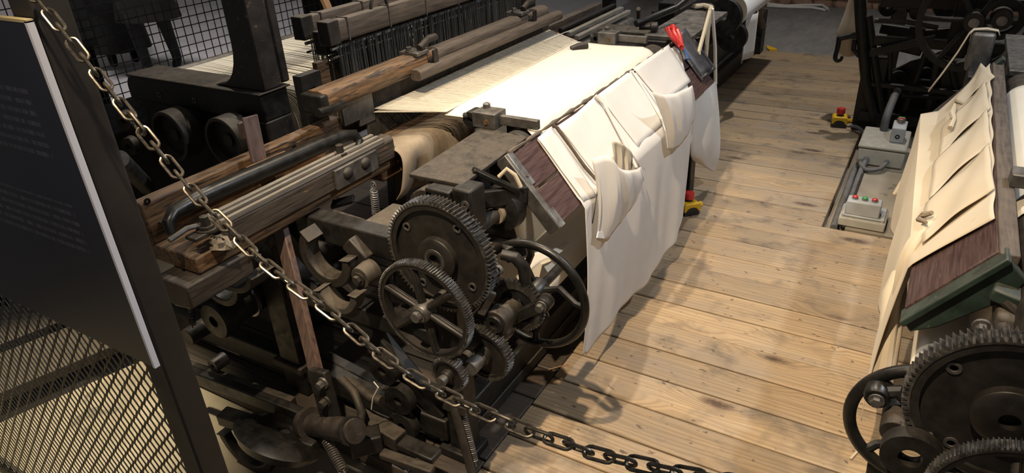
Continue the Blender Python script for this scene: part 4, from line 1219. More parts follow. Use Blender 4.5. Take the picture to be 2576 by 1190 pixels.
# hanging pockets sewn to the cloth
def pocket(nm, rim, bot, yr, yb, bulge, m):
    n = len(rim)
    R_ = catmull([P(a, b, y=y) for (a, b), y in zip(rim, yr)], 6)
    B_ = catmull([P(a, b, y=y) for (a, b), y in zip(bot, yb)], 6)
    k = len(R_)
    vs, fs = [], []
    rows_ = 14
    for j in range(rows_ + 1):
        t = j / rows_
        for i in range(k):
            p = R_[i].lerp(B_[i], t)
            u = i / (k - 1)
            p.y -= bulge * math.sin(PI * min(1, t * 1.05)) ** .7 * (.4 + .6 * math.sin(PI * u)) + (.006 * math.sin(u * 24 + t * 2) + .003 * math.sin(u * 53)) * (.3 + .7 * math.sin(PI * t))
            vs.append(p)
        if j:
            q_ = (j - 1) * k
            fs += [(q_ + i, q_ + i + 1, q_ + k + i + 1, q_ + k + i) for i in range(k - 1)]
    return MB().add(vs, fs).build(nm, m, D1, solid=.0018)
pocket('open_pocket', [(1488, 400), (1530, 392), (1562, 425), (1592, 428), (1612, 420)], [(1500, 603), (1526, 606), (1560, 560), (1588, 522), (1614, 462)], [.80, .765, .735, .74, .775], [.775, .765, .77, .775, .78], .022, DRAPE)
q = [P(1548, 372, y=.80), P(1612, 420, y=.782), P(1592, 432, y=.79), P(1560, 428, y=.79)]
pocket('pocket_back', [(1540, 355), (1566, 362), (1590, 385), (1612, 420)], [(1545, 440), (1565, 445), (1590, 445), (1606, 440)], [.80, .795, .79, .785], [.788, .785, .782, .782], -.004, DRAPEY)
MB().bar(P(1503, 590, y=.77), P(1524, 592, y=.765), .004, .02).build('pocket_label', WHITEP, D1)
pocket('closed_pocket', [(1640, 232), (1672, 238), (1705, 232), (1742, 215)], [(1680, 374), (1692, 378), (1722, 352), (1746, 300)], [.81, .775, .765, .785], [.775, .765, .77, .775], .02, DRAPE)
MB().tube([PB(1590, 178, .014), PB(1625, 232, .014), PB(1665, 300, .016), P(1676, 330, y=.775), P(1680, 372, y=.772)], [.004, .004, .005, .005, .003], 7).build('rolled_hem', DRAPE, D1)

# tool sheath, scissors and small tools at the far end of the board
SHM = mat('grey_black_leather', (.028, .028, .032), (.065, .065, .072), 14, rough=(.25, .45), bmp=.2)
sc = PB(1748, 135, .022)
sh_ = thing('tool_sheath', sc - Z * .08, 'glossy dark grey leather tool sheath fixed at the far end of the board', 'tool sheath')
m = MB()
vs, fs = [], []
nrow, ncol_ = 10, 17
for j in range(nrow):
    t = j / (nrow - 1)
    for i in range(ncol_):
        a = PI * i / (ncol_ - 1)
        wd_ = .075 - .012 * t
        vs.append(sc + bd_ * (-.115 + .215 * t) + X * (wd_ * math.cos(a)) + bn_ * (.034 * math.sin(a) * (1 - .35 * t) - .012))
    if j:
        q_ = (j - 1) * ncol_
        fs += [(q_ + i, q_ + i + 1, q_ + ncol_ + i + 1, q_ + ncol_ + i) for i in range(ncol_ - 1)]
m.add(vs, fs).build('sleeve', SHM, sh_, solid=.003)
MB().obb(sc + bd_ * .0 - bn_ * .014, X * .08, bd_ * .112, bn_ * .003).build('back_flap', SHM, sh_, bevel=.002)
MB().obb(sc + bd_ * .02 + X * .068 + bn_ * .004, X * .008, bd_ * .09, bn_ * .006).build('side_seam', SHM, sh_, bevel=.002)
MB().obb(sc + bd_ * .10 - bn_ * .004, X * .066, bd_ * .004, bn_ * .012).build('metal_tip', STEEL, sh_, bevel=.001)
scs = thing('scissors', PB(1705, 110, .02) - Z * .02, 'scissors with bright red handles tucked behind the sheath', 'scissors')
for k, (pts_) in enumerate(([(1678, 72), (1688, 69), (1702, 88), (1714, 118), (1708, 112), (1690, 92)], [(1692, 66), (1702, 74), (1710, 92), (1715, 120), (1706, 100), (1696, 82)])):
    MB().tube([PB(a, b, .035 + .012 * k) for a, b in pts_], .0105, 9, True).build('handle', REDP, scs)
MB().bar(PB(1713, 118, .035), PB(1722, 150, .028), .010, .004, up=bn_).build('blade', STEEL, scs)
MB().bar(PB(1716, 116, .040), PB(1725, 148, .030), .010, .004, up=bn_).build('blade', STEEL, scs)
tl = thing('hook_tool', PB(1727, 145, .02), 'small blue handled reed hook beside the red scissors', 'tool')
MB().bar(PB(1718, 122, .03), PB(1731, 150, .03), .022, .010, up=bn_).build('handle', BLUEP, tl, bevel=.003)
MB().bar(PB(1731, 150, .03), PB(1742, 166, .028), .009, .003, up=bn_).build('blade', STEEL, tl)

# cloth bag on long straps at the far end of the breast beam
bag = thing('cloth_bag', (3.2, .87, .1), 'off-white cotton bag hanging on long straps from the far end of the beam', 'bag')
cc = [P(1738, 205, y=.87), P(1806, 205, y=.87)]
vs, fs = [], []
rows_ = 16
prof_ = [(205, 1750, 1803), (240, 1748, 1804), (280, 1744, 1806), (330, 1740, 1807), (370, 1737, 1806), (395, 1737, 1804), (408, 1745, 1802), (420, 1775, 1800), (432, 1792, 1798)]
for j, (py_, xa_, xb_) in enumerate(prof_):
    a_, b_ = P(xa_, py_ + (0 if py_ < 400 else 0), y=.87), P(xb_, py_, y=.87)
    dep = .008 + .035 * math.sin(PI * min(1, j / 7.0)) 
    for i in range(20):
        a = 2 * PI * i / 20
        c_ = (a_ + b_) / 2; h_ = (b_ - a_) / 2
        p = c_ + h_ * math.cos(a) + Y * dep * math.sin(a) * (1 + .35 * math.sin(3 * a + j * .5))
        vs.append(p)
    if j:
        q_ = (j - 1) * 20
        fs += [(q_ + i, q_ + (i + 1) % 20, q_ + 20 + (i + 1) % 20, q_ + 20 + i) for i in range(20)]
fs.append(tuple(len(vs) - 20 + i for i in range(20)))
MB().add(vs, fs).build('pouch', DRAPE, bag, sub=1)
for a_, m_ in (((1787, 22, 1758, 130, 1752, 210), DRAPEY), ((1792, 22, 1799, 120, 1800, 210), DRAPE), ((1786, 22, 1776, 140, 1774, 212), DRAPEY)):
    MB().tube([P(a_[0], a_[1], y=.885), P(a_[2], a_[3], y=.875), P(a_[4], a_[5], y=.87)], [.008, .009, .009], 6).build('strap', m_, bag)
MB().tube([P(1750, 16, z=.905), P(1770, 14, z=.905), P(1788, 18, z=.905), P(1792, 26, y=.885)], [.011, .012, .012, .009], 7).build('strap_loop', DRAPEY, bag)
# end post that carries the straps, part of the loom
e_ = P(1778, 12, z=.90)
MB().lathe((e_.x, e_.y + .02, .80), Z, [(0, .06), (.09, .06), (.10, .05), (.10, .002)], 24).build('beam_end_cap', IRONB, L1)
MB().box(3.5, e_.x + .02, e_.y - .03, e_.y + .10, .80, .87).build('beam_end_arm', IRON, L1, bevel=.005)

# ------------------------------------------------------------------ emergency stops, control boxes, conduits
def estop(loc, rot, label, s=1.0):
    t = thing('emergency_stop', loc, label, 'stop button', 'emergency stops standing on the floor')
    t.rotation_euler = (0, 0, rot); t.scale = (s, s, s)
    def loc_part(nm, b, m, bev=0):
        me = b.mesh(nm); me.materials.append(m)
        o = bpy.data.objects.new(nm, me); C.objects.link(o); o.parent = t; WLOC[o.name] = V(loc)
        if bev:
            q = o.modifiers.new('edges', 'BEVEL'); q.width = bev; q.segments = 2; q.limit_method = 'ANGLE'
        return o
    loc_part('base', MB().box(-.036, .036, -.036, .036, 0, .022), BLACKP, .003)
    body = MB().prism([(-.038, .018), (.038, .018), (.038, .048), (.030, .056), (-.030, .056), (-.038, .048)], 'x', -.037, .037)
    loc_part('housing', body, YELLOW, .003)
    for s_ in (-1, 1):
        loc_part('black_arch', MB().prism([(.028 * math.cos(a * PI / 10), .019 + .020 * math.sin(a * PI / 10)) for a in range(11)], 'x', s_ * .0365, s_ * .0385), BLACKP)
        loc_part('black_arch', MB().prism([(.028 * math.cos(a * PI / 10), .019 + .020 * math.sin(a * PI / 10)) for a in range(11)], 'y', s_ * .0375, s_ * .0395), BLACKP)
    loc_part('collar', MB().lathe((0, 0, .055), Z, [(0, .016), (.014, .015)], 20), BLACKP)
    loc_part('mushroom_button', MB().lathe((0, 0, .066), Z, [(0, .014), (.002, .021), (.026, .021), (.031, .018), (.032, .002)], 24), REDP)
    loc_part('cable_gland', MB().lathe((0, -.038, .030), -Y, [(0, .011), (.012, .011), (.013, .013), (.024, .013), (.025, .008)], 6), YELLOW)
    return t
p = P(2108, 318, z=0)
estop((p.x + .02, p.y, .0), .15, 'yellow and red emergency stop beside the dark machine', 1.2)
p = P(1728, 545, z=0)
estop((p.x + .05, p.y + .01, .0), .78, 'yellow and red emergency stop half hidden by the long white cloth', 1.15)

def pushbutton(parent, c, m, r=.012, h=.012, name='button'):
    b = MB().lathe(c, Z, [(0, r * 1.12), (h * .7, r * 1.12), (h * .7, r * .5)], 20).build('bezel', STEEL, parent)
    MB().lathe(V(c) + Z * h * .6, Z, [(0, r), (h * .5, r * .95), (h * .7, r * .6), (h * .72, .001)], 20).build(name, m, parent)
cbx = thing('control_box', (3.36, .12, 0), 'grey control box with three coloured buttons beside the cut floor boards', 'control box')
MB().box(3.285, 3.455, .022, .222, -.004, .040).build('base', PLASTC, cbx, bevel=.006)
MB().box(3.300, 3.445, .030, .214, .040, .052).build('lid', PLASTG, cbx, bevel=.005)
MB().prism([(3.305, .05), (3.312, .118), (3.385, .118), (3.392, .05)], 'y', .055, .203).build('button_housing', PLASTG, cbx, bevel=.006)
for y, m_ in ((.172, REDP), (.130, GREENP), (.088, REDP)):
    pushbutton(cbx, (3.348, y, .118), m_, .0125)
for x, y in ((3.30, .036), (3.30, .208), (3.44, .036), (3.44, .208)):
    MB().lathe((x, y, .040), Z, [(0, .006), (.013, .006), (.013, .002)], 12).build('screw', PLASTC, cbx)
cb2 = thing('junction_box', (4.25, .13, 0), 'dusty cream junction box with conduits under the dark machine', 'junction box')
MB().box(4.10, 4.42, .012, .245, -.004, .095).build('body', PLASTC, cb2, bevel=.010)
MB().box(4.095, 4.425, .007, .250, .095, .115).build('lid', PLASTC, cb2, bevel=.008)
sw = thing('rocker_switch_box', (4.30, .07, .115), 'pale grey start stop switch standing on the cream junction box', 'switch')
MB().prism([(4.19, .115), (4.20, .195), (4.255, .215), (4.29, .215), (4.31, .115)], 'y', .035, .105).build('housing', PLASTG, sw, bevel=.005)
MB().lathe((4.265, .07, .213), Z, [(0, .022), (.02, .022), (.022, .016), (.022, .002)], 20).build('bezel', STEEL, sw)
MB().box(4.250, 4.264, .054, .086, .233, .240).build('stop_button', REDP, sw, bevel=.002)
MB().box(4.266, 4.282, .054, .086, .233, .239).build('start_button', GREENP, sw, bevel=.002)
MB().lathe((4.196, .07, .150), V((-1, 0, .1)), [(0, .012), (.004, .012), (.004, .006), (0, .006)], 16).build('plug', IRON, sw)

def conduit(pts, r, label):
    return tag(MB().tube(catmull([V(q) for q in pts], 6), r, 10).build('conduit', PIPE), label, 'conduit', 'grey conduits around the floor channel')
conduit([(3.30, .236, -.03), (3.45, .238, -.03), (3.8, .240, -.03), (4.02, .242, -.028), (4.12, .235, -.02)], .017, 'straight grey conduit in the floor channel nearest the cut boards')
conduit([(3.36, .205, -.02), (3.45, .206, -.022), (3.8, .207, -.02), (4.0, .205, -.005), (4.10, .195, .035)], .016, 'grey conduit in the floor channel nearest the control box')
conduit([(4.11, .225, .02), (4.04, .21, .012), (3.99, .17, .012), (4.02, .115, .02), (4.10, .09, .035)], .012, 'grey conduit curving round the front of the cream junction box')
p = P(2134, 318, z=.03)
conduit([(p.x, p.y - .01, .035), (p.x - .02, p.y - .06, .035), (p.x - .12, p.y - .12, .02), (p.x - .3, p.y - .15, -.02), (4.2, .24, -.03)], .011, 'thin grey conduit leading from the emergency stop down into the channel')
conduit([(4.38, .15, .11), (4.40, .15, .19), (4.50, .14, .26), (4.60, .13, .29)], .022, 'thick dark flexible conduit rising from the junction box to the machine')
# ------------------------------------------------------------------ loom on the right of the aisle
L2 = thing('power_loom', (2.2, -.8, 0), 'black iron power loom with green bracket at the right edge', 'loom', 'power looms along the aisle')
BT2, BB2 = (-.195, .868), (-.062, .690)
bd2, bn2 = board_parts(L2, 1.515, 3.02, BT2, BB2, 1, BOARD)
MB().box(1.50, 3.04, -.232, -.196, .835, .872).build('board_back_rail', WOODG, L2, bevel=.004)
# green cast bracket under the near end of the board
t, b = V((1.51, *BT2)), V((1.51, *BB2))
gp = [t + bd2 * (-.01) - bn2 * .02, t + bd2 * .10 - bn2 * .012, b + bd2 * .012 - bn2 * .012, b + bd2 * .02 - bn2 * .040, b - bd2 * .03 - bn2 * .062, t + bd2 * .10 - bn2 * .075, t + bd2 * .05 - bn2 * .085, t - bn2 * .07]
MB().prism([(p.y, p.z) for p in gp], 'x', 1.485, 1.512).build('green_bracket', GREENI, L2, bevel=.004)
MB().obb((t + b) / 2 - bn2 * .012 - X * .012, X * .028, bd2 * .125, bn2 * .007).build('bracket_flange', GREENI, L2, bevel=.003)
MB().bar((1.48, -.20, .80), (1.46, -.34, .775), .05, .03).build('bracket_arm', GREENI, L2, bevel=.006)
MB().tube([(1.46, -.225, .79), (1.44, -.265, .765), (1.45, -.31, .775)], .012, 8).build('bracket_hook', IRONB, L2)
MB().box(1.42, 1.50, -.33, -.215, .70, .775).build('bearing_block', CASTD, L2, bevel=.010)
MB().bolt((1.42, -.195, .745), -X, .012, .02).build('bearing_bolt', GSTEEL, L2)
MB().box(1.415, 1.43, -.205, -.18, .69, .75).build('bearing_strap', IRON, L2, bevel=.003)
# breast beam, cloth
prof = [(-.305 + .062 * math.cos(PI * k / 12), .790 + .060 * math.sin(PI * k / 12)) for k in range(13)] + [(-.367, .70), (-.243, .70)]
MB().prism(prof, 'x', 1.30, 3.45).build('breast_beam', IRONB, L2, bevel=.003)
WC2 = thing('woven_cloth', (2.3, -.6, .86), 'cream cloth stretched on the loom at the right edge', 'cloth')
def cl2(u, v):
    x = 1.80 + 1.02 * u
    if v < .7:
        return (x, -1.0 + (v / .7) * .70, .860 + .002 * math.sin(u * 9))
    a = (v - .7) / .3 * PI * .5
    return (x, -.305 + .066 * math.sin(a), .790 + .066 * math.cos(a) + .004 * (1 - math.sin(a)))
MB().sheet(cl2, 30, 40).build('cloth', CLOTH, WC2, solid=.0015)
MB().cyl((1.62, -.20, .44), (3.05, -.20, .44), .088, n=32).build('cloth_roll', CLOTH, WC2)
MB().sheet(lambda u, v: (1.62 + 1.38 * u, -.25 + .05 * v, .72 - .30 * v), 20, 8).build('cloth_drop', CLOTH, WC2, solid=.0015)
q = P(2550, 458, z=.875)
MB().box(q.x - .03, q.x + .03, q.y - .10, q.y + .01, .872, .905).build('temple_bar', GSTEEL, L2, bevel=.003)
MB().box(1.4, 3.4, -1.22, -1.02, .74, .79).build('race_board', WOODO, L2, bevel=.006)
MB().prism(rounded(-1.20, -1.12, .955, 1.022, .022), 'x', 1.6, 3.0).build('reed_cap', WOODG, L2)
MB().box(1.7, 2.95, -1.165, -1.155, .79, .955).build('reed', GSTEEL, L2)
MB().prism(rounded(-1.36, -1.31, 1.09, 1.16, .008, 2), 'x', 1.7, 3.0).build('heald_bar', WOODG, L2)
MB().sheet(lambda u, v: (1.76 + 1.1 * u, -1.0 - .9 * v, .862 + .05 * v), 10, 6).build('warp_sheet', WARPM, WC2, solid=.002)
MB().cyl((1.6, -1.9, .9), (3.1, -1.9, .9), .03, n=18).build('back_rail', GSTEEL, L2)
for x_ in (1.6, 3.05):
    MB().box(x_, x_ + .05, -1.2, -1.14, .12, .96).build('slay_sword', IRON, L2, bevel=.005)
    MB().box(x_ - .02, x_ + .03, -1.36, -1.31, .66, 1.12).build('heald_post', IRON, L2, bevel=.005)
# gearing
spur_gear(L2, (1.150, -.235, .745), .158, 86, .038, twist=-.012, depth=.0095)
spur_gear(L2, (1.04, -.275, .640), .141, 120, .026, web=False, spokes=6, hub=.026, depth=.0045, rim=.014)
MB().cyl((1.02, -.275, .640), (1.25, -.275, .640), .013, n=16).build('stud', GSTEEL, L2)
MB().cyl((1.16, -.235, .745), (1.56, -.235, .745), .0215, n=24).build('roller_shaft', IRONR, L2)
hand_wheel(L2, (1.24, -.138, .600), .134, .0125, 4, .4)
MB().cyl((1.22, -.138, .600), (1.5, -.138, .600), .014, n=16).build('hand_wheel_shaft', IRONC, L2)
MB().gear(V((1.27, -.150, .585)), .075, 44, .006, .016, .050).build('ratchet_wheel', TOOTH, L2, angle=25)
p = P(2205, 1005, x=1.20)
MB().lathe(p, X, [(0, .006), (0, .020), (.008, .024), (.04, .024), (.04, .006), (0, .006)], 22).build('pawl_boss', IRONC, L2)
MB().bolt(p - X * .002, -X, .010, .010).build('pawl_bolt', GSTEEL, L2)
MB().tube([p + X * .02, P(2260, 985, x=1.22), P(2300, 1030, x=1.22), P(2310, 1070, x=1.22)], [.014, .014, .012, .010], 8).build('curved_pawl', IRON, L2)
p = P(2250, 1090, x=1.17)
MB().cyl(p, p + X * .08, .026, n=20).build('stud_boss', IRONB, L2, bevel=.002)
MB().bar(P(2265, 1085, x=1.15), P(2345, 1100, x=1.16), .03, .02).build('pawl_lever', IRONB, L2, bevel=.003)
MB().bar(P(2180, 1178, x=1.25), P(2260, 1200, x=1.25), .02, .045).build('dark_strap', IRON, L2, bevel=.003)
MB().lathe(P(2290, 1155, x=1.12), X, [(0, .02), (0, .05), (.03, .05), (.03, .02), (0, .02)], 26).build('low_gear_boss', IRON, L2)
# frame
MB().box(1.25, 1.31, -.33, -.25, 0, .74).build('front_leg', IRON, L2, bevel=.006)
MB().box(1.25, 1.31, -2.0, -.33, .66, .74).build('end_top_rail', IRON, L2, bevel=.006)
MB().box(1.25, 1.31, -2.0, -.33, .05, .13).build('end_sill', IRON, L2, bevel=.006)
MB().box(1.31, 3.4, -.36, -.30, .004, .135).build('front_sill', IRON, L2, bevel=.006)
MB().box(3.36, 3.44, -.33, -.25, 0, .74).build('far_front_leg', IRON, L2, bevel=.006)
MB().box(3.36, 3.44, -2.0, -.33, .66, .74).build('far_top_rail', IRON, L2, bevel=.006)
MB().box(1.25, 1.33, -2.05, -1.95, 0, .9).build('rear_leg', IRON, L2, bevel=.006)
MB().box(3.36, 3.44, -2.05, -1.95, 0, .9).build('far_rear_leg', IRON, L2, bevel=.006)
# end block with the strap loop, far bracket of the board
MB().box(3.16, 3.27, -.195, -.118, .80, .945).build('end_block', GSTEEL, L2, bevel=.012)
MB().box(3.02, 3.20, -.22, -.13, .74, .82).build('block_arm', IRON, L2, bevel=.006)
MB().box(3.0, 3.60, -.60, -.25, .835, .858).build('far_cover_plate', GSTEEL, L2, bevel=.004)
MB().obb(V((3.03, *BT2)) * .5 + V((3.03, *BB2)) * .5 - bn2 * .012, X * .022, bd2 * .15, bn2 * .008).build('far_bracket', GREENI, L2, bevel=.003)
MB().box(2.84, 3.3, -1.0, -.36, .862, .882).build('far_shelf', IRONB, L2, bevel=.004)
STR = thing('strap', (3.2, -.15, .8), 'cream cotton strap looped over the iron block on the right loom', 'strap')
m = MB()
sp = [(-.205, .935), (-.197, .951), (-.16, .956), (-.12, .951), (-.108, .935), (-.085, .86), (-.05, .77), (-.02, .70)]
vs, fs = [], []
for i, (y, z) in enumerate(sp):
    vs += [(3.185, y, z), (3.215, y, z)]
    if i: fs.append((2 * i - 2, 2 * i - 1, 2 * i + 1, 2 * i))
m.add(vs, fs).build('webbing', DRAPEY, STR, solid=.004)
# drape over the right board
D2 = thing('draped_cloth', (2.2, -.03, .2), 'creased cream cotton cloth draped over the board of the right loom', 'cloth')
T2, B2 = V((0, *BT2)), V((0, *BB2))
def drape2(u, v):
    xt = 1.66 + (3.02 - 1.66) * u
    xb = 1.70 + (2.93 - 1.70) * u
    if v < .30:
        t = v / .30
        p = T2 + (B2 - T2) * t + bn2 * (.007 + .003 * math.sin(u * 22 + t * 3) * t + .0035 * math.sin(u * 41) * (1 - t))
        return (xt + (xb - xt) * t, p.y, p.z)
    t = (v - .30) / .70
    zb = .20 + .14 * u ** .7 + .012 * math.sin(u * 13)
    bul = .020 * math.sin(PI * min(1, t * .8)) + .018 * math.sin(u * 17) * t + .010 * math.sin(u * 31 + 2 * t) * t
    y = B2.y + .006 + bul * .8 + .045 * u * (1 - .3 * t)
    return (xb + .01 * math.sin(t * 5 + u * 11), y, B2.z + (zb - B2.z) * t)
MB().sheet(drape2, 110, 60).build('long_cloth', DRAPEY, D2, solid=.0015)
def P2(px, py, off):
    d = P(px, py, x=1.0) - CAM
    p0 = T2 + bn2 * off
    return CAM + d * ((p0 - CAM).dot(bn2) / d.dot(bn2))
def q2(corners, off, nm='folded_cloth', m=DRAPEY):
    c = [P2(a, b, off) for a, b in corners]
    def f(u, v):
        p = (c[0] * (1 - u) + c[1] * u) * (1 - v) + (c[3] * (1 - u) + c[2] * u) * v
        return tuple(p + bn2 * .0035 * (math.sin(u * 7 + v * 4) + .6 * math.sin(v * 9 - u * 5)))
    MB().sheet(f, 12, 12).build(nm, m, D2, solid=.0018)
q2([(2372, 318), (2480, 205), (2488, 268), (2360, 395)], .016)
q2([(2352, 405), (2486, 275), (2490, 355), (2335, 500)], .017)
q2([(2330, 512), (2490, 362), (2497, 470), (2318, 610)], .016)
q2([(2400, 255), (2470, 160), (2500, 190), (2420, 262)], .013, 'turned_corner')
MB().tube([P2(2402, 262, .026), P2(2395, 285, .030), P2(2400, 300, .027), P2(2390, 322, .028)], [.004, .010, .006, .008], 7).build('knot', DRAPEY, D2)
MB().tube([P2(2345, 535, .03), P2(2325, 540, .034), P2(2312, 552, .034), P2(2330, 560, .03)], [.006, .009, .008, .004], 7).build('knot', CANVAS, D2)
tail = [P(2385, 530, z=.75), P(2300, 620, z=.70), P(2262, 720, z=.60), P(2248, 800, z=.5), P(2228, 900, z=.40), P(2216, 985, z=.32)]
MB().tube(catmull(tail, 5), [.010 + .006 * math.sin(k * .35) + .006 for k in range(26)], 9).build('twisted_tie', DRAPEY, D2)
MB().tube([P(2262, 690, z=.55), P(2250, 740, z=.52), P(2240, 830, z=.45), P(2218, 960, z=.34), P(2212, 1000, z=.3)], [.02, .03, .028, .03, .012], 10).build('hanging_fold', DRAPEY, D2)
c_ = P(2248, 490, z=.40)
MB().tube([P(2300, 440, z=.46), P(2275, 470, z=.43), c_], [.035, .026, .006], 9).build('cloth_corner', DRAPEY, D2)
tag(MB().prism([(lambda p: (p.x, p.y))(P(*q, z=.0)) for q in ((2136, 1156), (2142, 1158), (2172, 1125), (2166, 1122))], 'z', .002, .006).build('cloth_scrap', DRAPEY), 'narrow cream cloth scrap lying by the handwheel of the right loom', 'scrap')

# ------------------------------------------------------------------ dark machine behind the right loom
L3 = thing('power_loom', (5.3, -.8, 0), 'dark iron loom frame standing behind the grey control box', 'loom', 'power looms along the aisle')
MB().prism([(.22, .05), (.24, .30), (.10, .40), (-.2, .52), (-.6, .60), (-1.3, .70), (-1.3, .05)], 'x', 4.86, 4.90).build('dark_fill_plate', IRON, L3, bevel=.006)  # plate added for the shade inside the frame, hides the lit floor beyond
def ib(p0, p1, wd, h, nm, m=IRON, up=Z): return MB().bar(p0, p1, wd, h, up).build(nm, m, L3, bevel=.005)
fx = 4.66
leg = [P(2162, -40, x=fx), P(2166, 60, x=fx), P(2178, 200, x=fx), P(2205, 345, x=fx)]
leg[-1].z = 0
MB().tube(leg, [.035, .032, .030, .036], 12).build('front_leg', IRON, L3)
MB().tube([P(2185, 40, x=fx), P(2200, 150, x=fx), P(2215, 250, x=fx), P(2228, 330, x=fx)], .022, 10).build('inner_leg', IRON, L3)
ys = leg[2].y
ib((fx, ys, .56), (fx, -1.4, .56), .05, .05, 'end_rail')
ib((fx + .02, ys, .78), (fx + .02, -1.4, .80), .05, .06, 'top_rail')
ib((fx, ys, .10), (fx, -1.4, .10), .05, .06, 'bottom_rail')
ib((fx, ys, .30), (fx, -1.4, .28), .03, .03, 'mid_rail')
MB().tube([P(2200, 52, x=fx), P(2280, 55, x=fx), P(2360, 70, x=fx)], .014, 8).build('tie_rod', IRONB, L3)
# toothed notch bar
n0, n1 = P(2190, 135, x=fx - .05), P(2350, 100, x=fx - .05)
nb = MB().bar(n0, n1, .02, .035)
for k in range(26):
    p = n0.lerp(n1, (k + .5) / 26) + Z * .020
    nb.box(p.x - .009, p.x + .009, p.y - .006, p.y + .006, p.z - .004, p.z + .007)
nb.build('notched_bar', IRON, L3)
for a, b, r in (((2240, 120), (2235, 330), .014), ((2275, 280), (2330, 130), .016), ((2330, 300), (2360, 140), .018), ((2300, 200), (2390, 210), .010), ((2270, 240), (2380, 245), .014), ((2210, 290), (2380, 300), .014), ((2380, 110), (2420, 300), .016), ((2255, 330), (2245, 300), .03)):
    MB().cyl(P(*a, x=fx + .1 * random.random()), P(*b, x=fx + .1 * random.random()), r, n=12).build('linkage_rod', IRON if r < .017 else IRONB, L3)
for (cx, cy, r) in ((2450, 55, .26), (2520, 50, .10)):
    c_ = P(cx, cy, x=4.3)
    MB().lathe(c_, X, [(0, r - .03), (0, r), (.06, r), (.06, r - .03), (0, r - .03)], 48).build('belt_wheel', IRON, L3)
    if r > .2:
        for k in range(6):
            d = V((0, math.cos(k * PI / 3), math.sin(k * PI / 3)))
            MB().bar(c_ + X * .03 + d * .04, c_ + X * .03 + d * (r - .02), .02, .05, up=X).build('wheel_spoke', IRON, L3, bevel=.004)
    MB().lathe(c_ - X * .03, X, [(0, .012), (0, .045), (.12, .05), (.12, .012), (0, .012)], 24).build('wheel_hub', IRONB, L3)
    MB().lathe(c_ - X * .034, X, [(0, .024), (.01, .024), (.012, .002)], 16).build('shaft_end', STEEL, L3)
MB().box(4.4, 4.48, P(2400, 30, x=4.4).y - .1, P(2400, 30, x=4.4).y, .55, 1.05).build('side_casting', IRON, L3, bevel=.01)
MB().box(4.7, 6.0, -1.4, -1.3, .3, .8).build('rear_beam', IRON, L3, bevel=.01)
MB().cyl((4.7, -.2, .35), (6.0, -.2, .35), .12, n=30).build('cloth_beam', IRONB, L3)
MB().cyl((4.7, .12, .72), (6.0, .12, .72), .04, n=20).build('breast_rail', IRON, L3)
MB().box(5.9, 6.0, ys - .1, ys, 0, .8).build('far_leg', IRON, L3, bevel=.006)
MB().box(5.9, 6.0, -1.4, -1.3, 0, .8).build('far_rear_leg', IRON, L3, bevel=.006)
MB().box(fx - .03, fx + .03, -1.45, -1.35, 0, .8).build('rear_leg', IRON, L3, bevel=.006)
for (cx, cy, r) in ((2235, 20, .05), (2300, 12, .05), (2380, 20, .06), (2260, 200, .05), (2330, 190, .045), (2400, 180, .06), (2290, 320, .04), (2360, 255, .06), (2420, 240, .08)):
    c_ = P(cx, cy, x=fx + .12)
    MB().lathe(c_, X + Y * .3, [(0, .012), (0, r), (.04, r), (.04, .012), (0, .012)], 22).build('cam_boss', IRON, L3)
for (a, b) in (((2210, 170), (2260, 215)), ((2350, 150), (2400, 130)), ((2280, 90), (2400, 80)), ((2215, 70), (2390, 95)), ((2220, 105), (2320, 128))):
    MB().bar(P(*a, x=fx + .2), P(*b, x=fx + .2), .05, .06).build('casting_web', IRON, L3, bevel=.008)
# gear sector on top and hook on the arm
c_ = P(2270, 5, x=fx)
MB().gear(c_, .06, 12, .012, .02, .02).build('small_gear', IRONB, L3)
h0, h1 = P(2175, 88, x=fx), P(2112, 96, x=fx)
MB().tube([h0, P(2140, 90, x=fx), h1], [.022, .018, .018], 10).build('hook_arm', IRON, L3)
MB().tube(catmull([P(2112, 92, x=fx), P(2107, 120, x=fx), P(2101, 145, x=fx), P(2107, 153, x=fx), P(2115, 150, x=fx), P(2119, 142, x=fx)], 5), [.014] * 6 + [.013] * 10 + [.011] * 5 + [.009] * 5, 8).build('iron_hook', IRON, L3)
MB().tube([P(2150, 100, x=fx), P(2147, 125, x=fx), P(2160, 140, x=fx), P(2175, 142, x=fx)], .014, 8).build('hook_brace', IRON, L3)
# chain-like strap beside the leg
MB().box(fx, fx + .09, .21, P(2154, 250, x=fx).y, 0, .46).build('front_apron', IRON, L3, bevel=.006)
sk = thing('cloth_bundle', P(2140, 60, x=4.9) - Z * .3, 'pale yellow cloth bundle hanging behind the dark loom leg', 'cloth bundle')
c_ = P(2148, 62, x=4.9)
sb = MB().lathe(c_ - Z * .20, Z, [(0, .015), (.02, .06), (.07, .085), (.16, .085), (.26, .06), (.36, .05), (.48, .04)], 22)
for q_ in sb.v:
    a = math.atan2(q_.y - c_.y, q_.x - c_.x)
    q_ += V((q_.x - c_.x, q_.y - c_.y, 0)) * .14 * math.sin(5 * a + q_.z * 9)
sb.build('bundle', DRAPEY, sk, sub=1)

